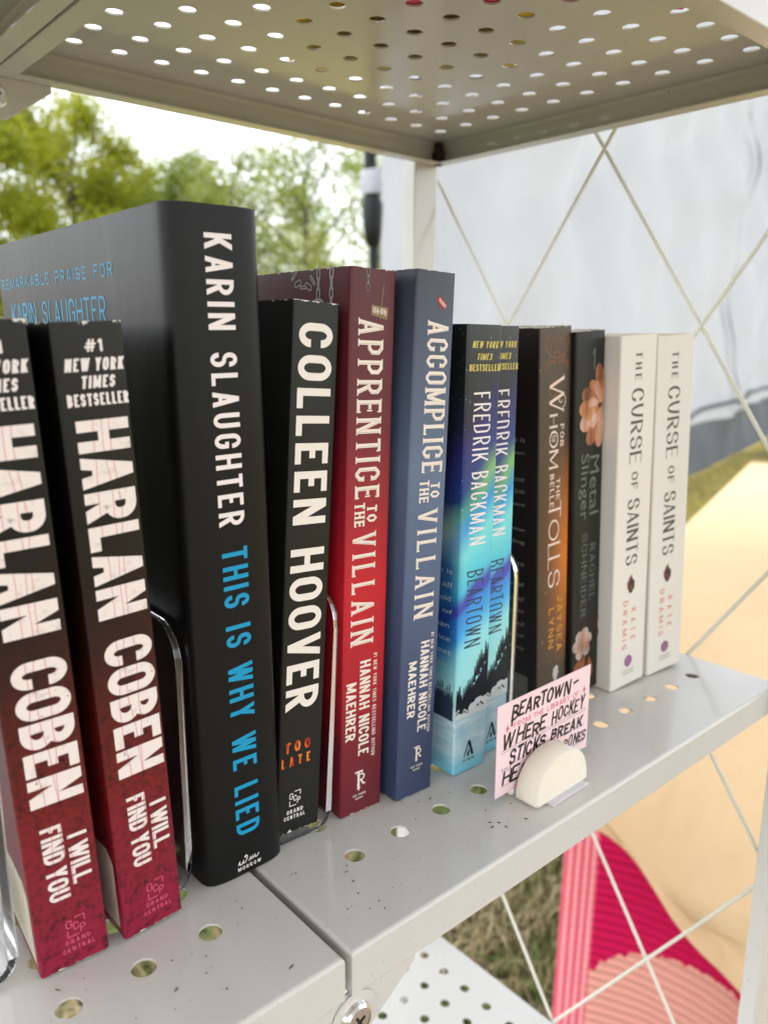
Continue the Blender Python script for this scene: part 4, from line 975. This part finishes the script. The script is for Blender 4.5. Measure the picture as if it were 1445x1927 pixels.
# unseen canopy added overhead to hold daylight off the rack
cn = thing('added_shade_canopy', 'unseen white fabric canopy roof added to shade the rack', 'canopy', (.555, .875, G))
cx0, cx1, cy0, cy1, ze, zp = -3.15, .02, -3.15, .02, 2.24, 2.95
def roof_pt(a, c):
    x, y = cx0+(cx1-cx0)*a, cy0+(cy1-cy0)*c; d = 2*max(abs(a-.5), abs(c-.5)); return (x, y, ze+(zp-ze)*(1-d)-.10*math.sin(math.pi*d)*.5)
b = MB(); b.grid([[roof_pt(i/24, j/24) for j in range(25)] for i in range(25)])
for (xa, ya, xb, yb) in ((cx0, cy0, cx1, cy0), (cx1, cy0, cx1, cy1), (cx1, cy1, cx0, cy1), (cx0, cy1, cx0, cy0)):
    b.grid([[(xa+(xb-xa)*k/20, ya+(yb-ya)*k/20, z) for k in range(21)] for z in (ze, ze-.2)])
b.build('shade_roof', fabric('shade_canopy_fabric', (.70, .70, .69, 1), .2), cn)
for (xa, ya) in ((cx0, cy0), (cx1-.04, cy0), (cx0, cy1-.04), (cx1-.04, cy1-.04)):
    b = MB(); b.tube([(xa+.02, ya+.02, 0), (xa+.02, ya+.02, ze-.01)], .017, n=10); b.build('pole', m_blk, cn)
# red and white sign far behind
sg = thing('hanging_sign', 'small red and white sign beyond the canopy leg', 'sign', (2.33, 3.49, G))
b = MB(); b.box(-.045, .045, -.006, .006, 1.40, 1.52); b.build('red_board', NT('red_board', .5, .4, (.62, .07, .06, 1)).m, sg); b = MB(); b.box(-.045, .045, -.006, .006, 1.28, 1.399); b.build('white_board', NT('white_board', .5, .4, (.8, .8, .78, 1)).m, sg)
b = MB(); b.tube([(0, .012, 0), (0, .012, 1.5)], .005); b.build('stake', m_blk, sg)

# ------------------------------------------------------------------ table with two cloths
Q = Vector((.4358, .4092, 0)); TD = Vector((.953, .302, 0)).normalized(); TE = Vector((.302, -.953, 0)).normalized(); ZT_ = -.22
tb = thing('folding_table', 'folding table under the yellow cloth to the right of the rack', 'table', (Q.x, Q.y, G))
TM = Matrix(((TD.x, TE.x, 0, Q.x), (TD.y, TE.y, 0, Q.y), (0, 0, 1, G), (0, 0, 0, 1)))   # local x along the table, y across, z up
tb.matrix_world = TM
TH = ZT_-G; TLn, TW = 1.85, .62
b = MB(); b.box(.46, TLn, .02, TW, TH-.050, TH-.014); b.build('tabletop', NT('table_plastic', .5, .4, (.6, .6, .58, 1)).m, tb)
for lx in (.60, TLn-.15):
    for ly in (.10, TW-.10):
        b = MB(); b.tube([(lx, ly, 0), (lx, ly, TH-.051)], .014); b.build('leg', NT('table_leg_grey', .4, .4, (.2, .2, .2, 1)).m, tb)
def cloth_strip(hem, off, wob, seed, nz=26, ny=60, ylo=-.02, yhi=None, shift=0):
    """the hanging end (x=off) plus the top sheet of a cloth; hem(y) gives the lower edge height"""
    yhi = TW+.02 if yhi is None else yhi
    rows = []
    RX, RZ = .52, .30
    for j in range(ny+1):
        y = ylo+(yhi-ylo)*j/ny; hz = hem(y); col = []; zt = max(TH-.004-RZ, hz+.01)
        for k in range(nz+1):
            f = k/nz; z = hz+(zt-hz)*f
            x = -off-(1-f)*.018-wob*(1.1-f)*(math.sin(y*17+seed)+.6*math.sin(y*31+1.3*seed+2*f)+.35*math.sin(y*9-3*f))
            col.append((x, y, z))
        x0 = col[-1][0]
        for k in range(1, 15):      # the end falls away in a soft slope before it hangs straight
            a = math.pi/2*k/14; q = wob*math.cos(a)*.5*(math.sin(y*13+seed+a)+.5*math.sin(y*23-seed))
            col.append((x0+(RX-x0)*(1-math.cos(a))-q, y-shift*math.sin(a), zt+(TH-.004+off*.3-zt)*math.sin(a)+q*.4))
        for k in range(1, 13): col.append((RX+(TLn-RX)*k/12, y-shift, TH+off*.3))
        rows.append(col)
    return rows
def yhem(y):   # diagonal hem of the yellow cloth over the near end
    pts = [(-.03, -.385), (.031, -.404), (.046, -.418), (.091, -.457), (.146, -.512), (.210, -.562), (.255, -.605), (.36, -.70), (.7, -.90)]
    for (a, c), (d, e) in zip(pts, pts[1:]):
        if y <= d: return c+(e-c)*(y-a)/(d-a)-G
    return .04
def yfab():
    t = NT('yellow_cotton', .75, .2); n = t.noise(9, 3); t.col(t.mix(n, (.74, .55, .32, 1), (.78, .61, .385, 1))); wv = t.noise(700, 2); t.bump(t.noise(11, 4, .5, stretch=(1, 1, .5)), .35, .05)
    tl = t.n('ShaderNodeBsdfTranslucent'); tl.inputs[0].default_value = (.86, .63, .32, 1); mx = t.n('ShaderNodeMixShader'); mx.inputs[0].default_value = .3
    t.l(t.p.outputs[0], mx.inputs[1]); t.l(tl.outputs[0], mx.inputs[2]); t.l(mx.outputs[0], t.out.inputs[0]); return t.m
b = MB(); b.grid(cloth_strip(yhem, .085, .030, 2.0, ylo=.022, shift=.046)); o = b.build('yellow_cloth', yfab())
o.matrix_world = TM; tag(o, 'yellow tablecloth hanging with a slanting hem over the table end', 'tablecloth')
so = o.modifiers.new('solid', 'SOLIDIFY'); so.thickness = .0012
def pfab():
    t = NT('ribbed_pink_textile', .85, .15); X, Y, Z = t.xyz()[:3]
    dy = t.math('SUBTRACT', Y, .155); dz = t.math('SUBTRACT', Z, G*0+(-.80-G))
    rad = t.math('SQRT', t.math('ADD', t.math('POWER', t.math('MULTIPLY', dy, 1.05), 2), t.math('POWER', dz, 2)))
    edge = t.math('ADD', rad, t.math('MULTIPLY', t.math('SUBTRACT', t.noise(120, 2, stretch=(1, 1, .2)), .5), .02))
    c = t.mix(t.math('LESS_THAN', edge, .158), lin(196, 16, 76), lin(226, 158, 142))
    st = t.math('SINE', t.math('MULTIPLY', t.math('ADD', Y, t.math('MULTIPLY', t.noise(60, 2, stretch=(1, 1, .05)), .004)), 2*math.pi/.0115)); stripe = t.mix(t.rng(st, -.3, .3), lin(216, 84, 108), lin(236, 156, 156))
    c = t.mix(t.math('LESS_THAN', Y, .030), c, stripe)
    rib = t.math('SINE', t.math('MULTIPLY', t.math('ADD', t.math('ADD', Z, t.math('MULTIPLY', t.math('POWER', t.math('SUBTRACT', Y, .1), 2), 1.6)), t.math('MULTIPLY', t.noise(12, 2), .01)), 2*math.pi/.0135))
    c = t.mix(t.math('MULTIPLY', t.rng(rib, -.55, -1.0, 0, .4), t.rng(Y, .024, .034, .12, 1)), c, t.mix(.6, c, lin(70, 10, 24)))
    t.col(c); t.bump(t.math('ADD', t.math('MULTIPLY', rib, t.rng(Y, .024, .034, .12, 1)), t.math('MULTIPLY', t.noise(300, 2), .5)), .32, .003); return t.m
b = MB(); b.grid(cloth_strip(lambda y: .03, .006, .005, .4, nz=40)); o = b.build('pink_cloth', pfab())
o.matrix_world = TM; tag(o, 'crimson and pale pink ribbed cloth hanging to the grass beneath the yellow cloth', 'blanket')
so = o.modifiers.new('solid', 'SOLIDIFY'); so.thickness = .0015
# pink thing on the far grass
b = MB(); n = 12
rings = [[(.06*r_*math.cos(2*math.pi*k/n)*1.3, .06*r_*math.sin(2*math.pi*k/n), z) for k in range(n)] for r_, z in ((.7, 0), (1, .02), (.9, .05), (.5, .075), (.1, .08))]
for i in range(4): b.add(rings[i]+rings[i+1], [(k, (k+1) % n, n+(k+1) % n, n+k) for k in range(n)], 0, True)
b.add(rings[-1], [tuple(range(n))])
o = b.build('pink_ball', NT('pink_rubber', .5, .4, (.75, .2, .26, 1)).m); o.location = (4.6, 2.0, G); tag(o, 'small half flat pink ball on the grass by the tent wall', 'ball')

# ------------------------------------------------------------------ trees
def leafmat(nm, c1, c2):
    t = NT(nm, .6, .25); oi = t.noise(1.2, 3); t.col(t.mix(t.rng(oi, .35, .65), c1, c2))
    tl = t.n('ShaderNodeBsdfTranslucent'); tl.inputs[0].default_value = tuple(min(1, q*1.4) for q in c2[:3])+(1,); mx = t.n('ShaderNodeMixShader'); mx.inputs[0].default_value = .4
    t.l(t.p.outputs[0], mx.inputs[1]); t.l(tl.outputs[0], mx.inputs[2]); t.l(mx.outputs[0], t.out.inputs[0]); return t.m
LM = [leafmat('spring_leaf', (.15, .20, .015, 1), (.30, .31, .02, 1)), leafmat('fresh_leaf', (.09, .16, .02, 1), (.19, .24, .03, 1)), leafmat('willow_leaf', (.16, .20, .04, 1), (.25, .28, .06, 1))]
M_BARK = NT('bark', .9, .2, (.09, .075, .055, 1)); M_BARK.bump(M_BARK.noise(20, 4), .5, .03)
def tree(az, dist, h, spread, dens, lm, label, seed, low=.25, wispy=0):
    rr = random.Random(seed); x, y = CAM.x+dist*math.sin(R_(az)), CAM.y+dist*math.cos(R_(az))
    t = thing('tree', label, 'tree', (x, y, G), 'spring trees beyond the grass'); tr = MB(); lf = MB()
    tr.tube([(0, 0, -.05), (.05, 0, h*.3), (-.05, .05, h*.6), (0, 0, h*.92)], [.024*h, .016*h, .009*h, .004], n=9)
    clumps = []
    nb = 16
    for k in range(nb):
        f = low+(.97-low)*(k/(nb-1)); a = k*2.4+rr.uniform(-.5, .5); re = spread*(math.sin(math.pi*min(1, (f-low)/(1.02-low))**.75)*.85+.18)*rr.uniform(.7, 1.1)
        e = Vector((math.cos(a)*re, math.sin(a)*re, h*f+re*.25*rr.uniform(-.3, 1))); s_ = Vector((0, 0, h*max(.15, f-.18)))
        mid = s_.lerp(e, .5)+Vector((0, 0, .06*h)); tr.tube([s_, mid, e], [.006*h, .0035*h, .0015*h], n=6)
        for q in range(7):
            g = rr.uniform(.35, 1.05); p = (s_.lerp(mid, g*2) if g < .5 else mid.lerp(e, g*2-1))
            clumps.append((p+Vector((rr.gauss(0, .16), rr.gauss(0, .16), rr.gauss(0, .16)))*spread*.5, spread*rr.uniform(.10, .24)))
    for c, r in clumps:
        for _ in range(dens):
            d = Vector((rr.gauss(0, 1), rr.gauss(0, 1), rr.gauss(0, .8)))*r*.62
            p = c+d
            if wispy: p.z -= abs(rr.gauss(0, wispy))
            s_ = rr.uniform(.022, .055)*(1+dist*.012); a = Vector((rr.gauss(0, 1), rr.gauss(0, 1), rr.gauss(0, .7))).normalized(); b2 = a.cross(Vector((rr.gauss(0, 1), rr.gauss(0, 1), rr.gauss(0, 1)))).normalized()
            lf.add([p-a*s_, p+b2*s_*.55, p+a*s_, p-b2*s_*.55], [(0, 1, 2, 3)])
    tr.build('trunk', M_BARK.m, t); lf.build('crown', LM[lm], t)
tree(15.5, 17, 5.9, 2.6, 330, 0, 'leafy yellow green tree at the far left behind the hardback', 1)
tree(21, 20, 6.0, 2.3, 320, 0, 'tall bright green tree second from the left, its top below the bay corner', 2)
tree(25.5, 26, 5.6, 2.9, 240, 1, 'low rounded tree in the gap under the open sky', 3)
tree(31.0, 20, 5.7, 2.3, 121, 2, 'thin sparse willow like tree left of centre, sky showing through', 4, .2, .25)
tree(36.0, 18, 5.7, 2.3, 95, 2, 'airy willow like tree nearest the canopy leg', 5, .15, .3)
tree(26.6, 22, 5.15, 2.9, 300, 1, 'low dense green tree filling the gap between yellow green and willow like trees', 14)
tree(28.5, 34, 6.2, 3.6, 133, 1, 'small distant tree seen through the airy ones', 6)
tree(41, 24, 6.4, 2.6, 114, 1, 'tree behind the canopy leg half covered by the tent wall', 8)
tree(10, 24, 7.2, 3.2, 240, 1, 'darker green tree at the left edge behind the leafy one', 9)
tree(34, 40, 7.2, 4.2, 114, 0, 'pale distant tree low behind the willow like pair', 11)
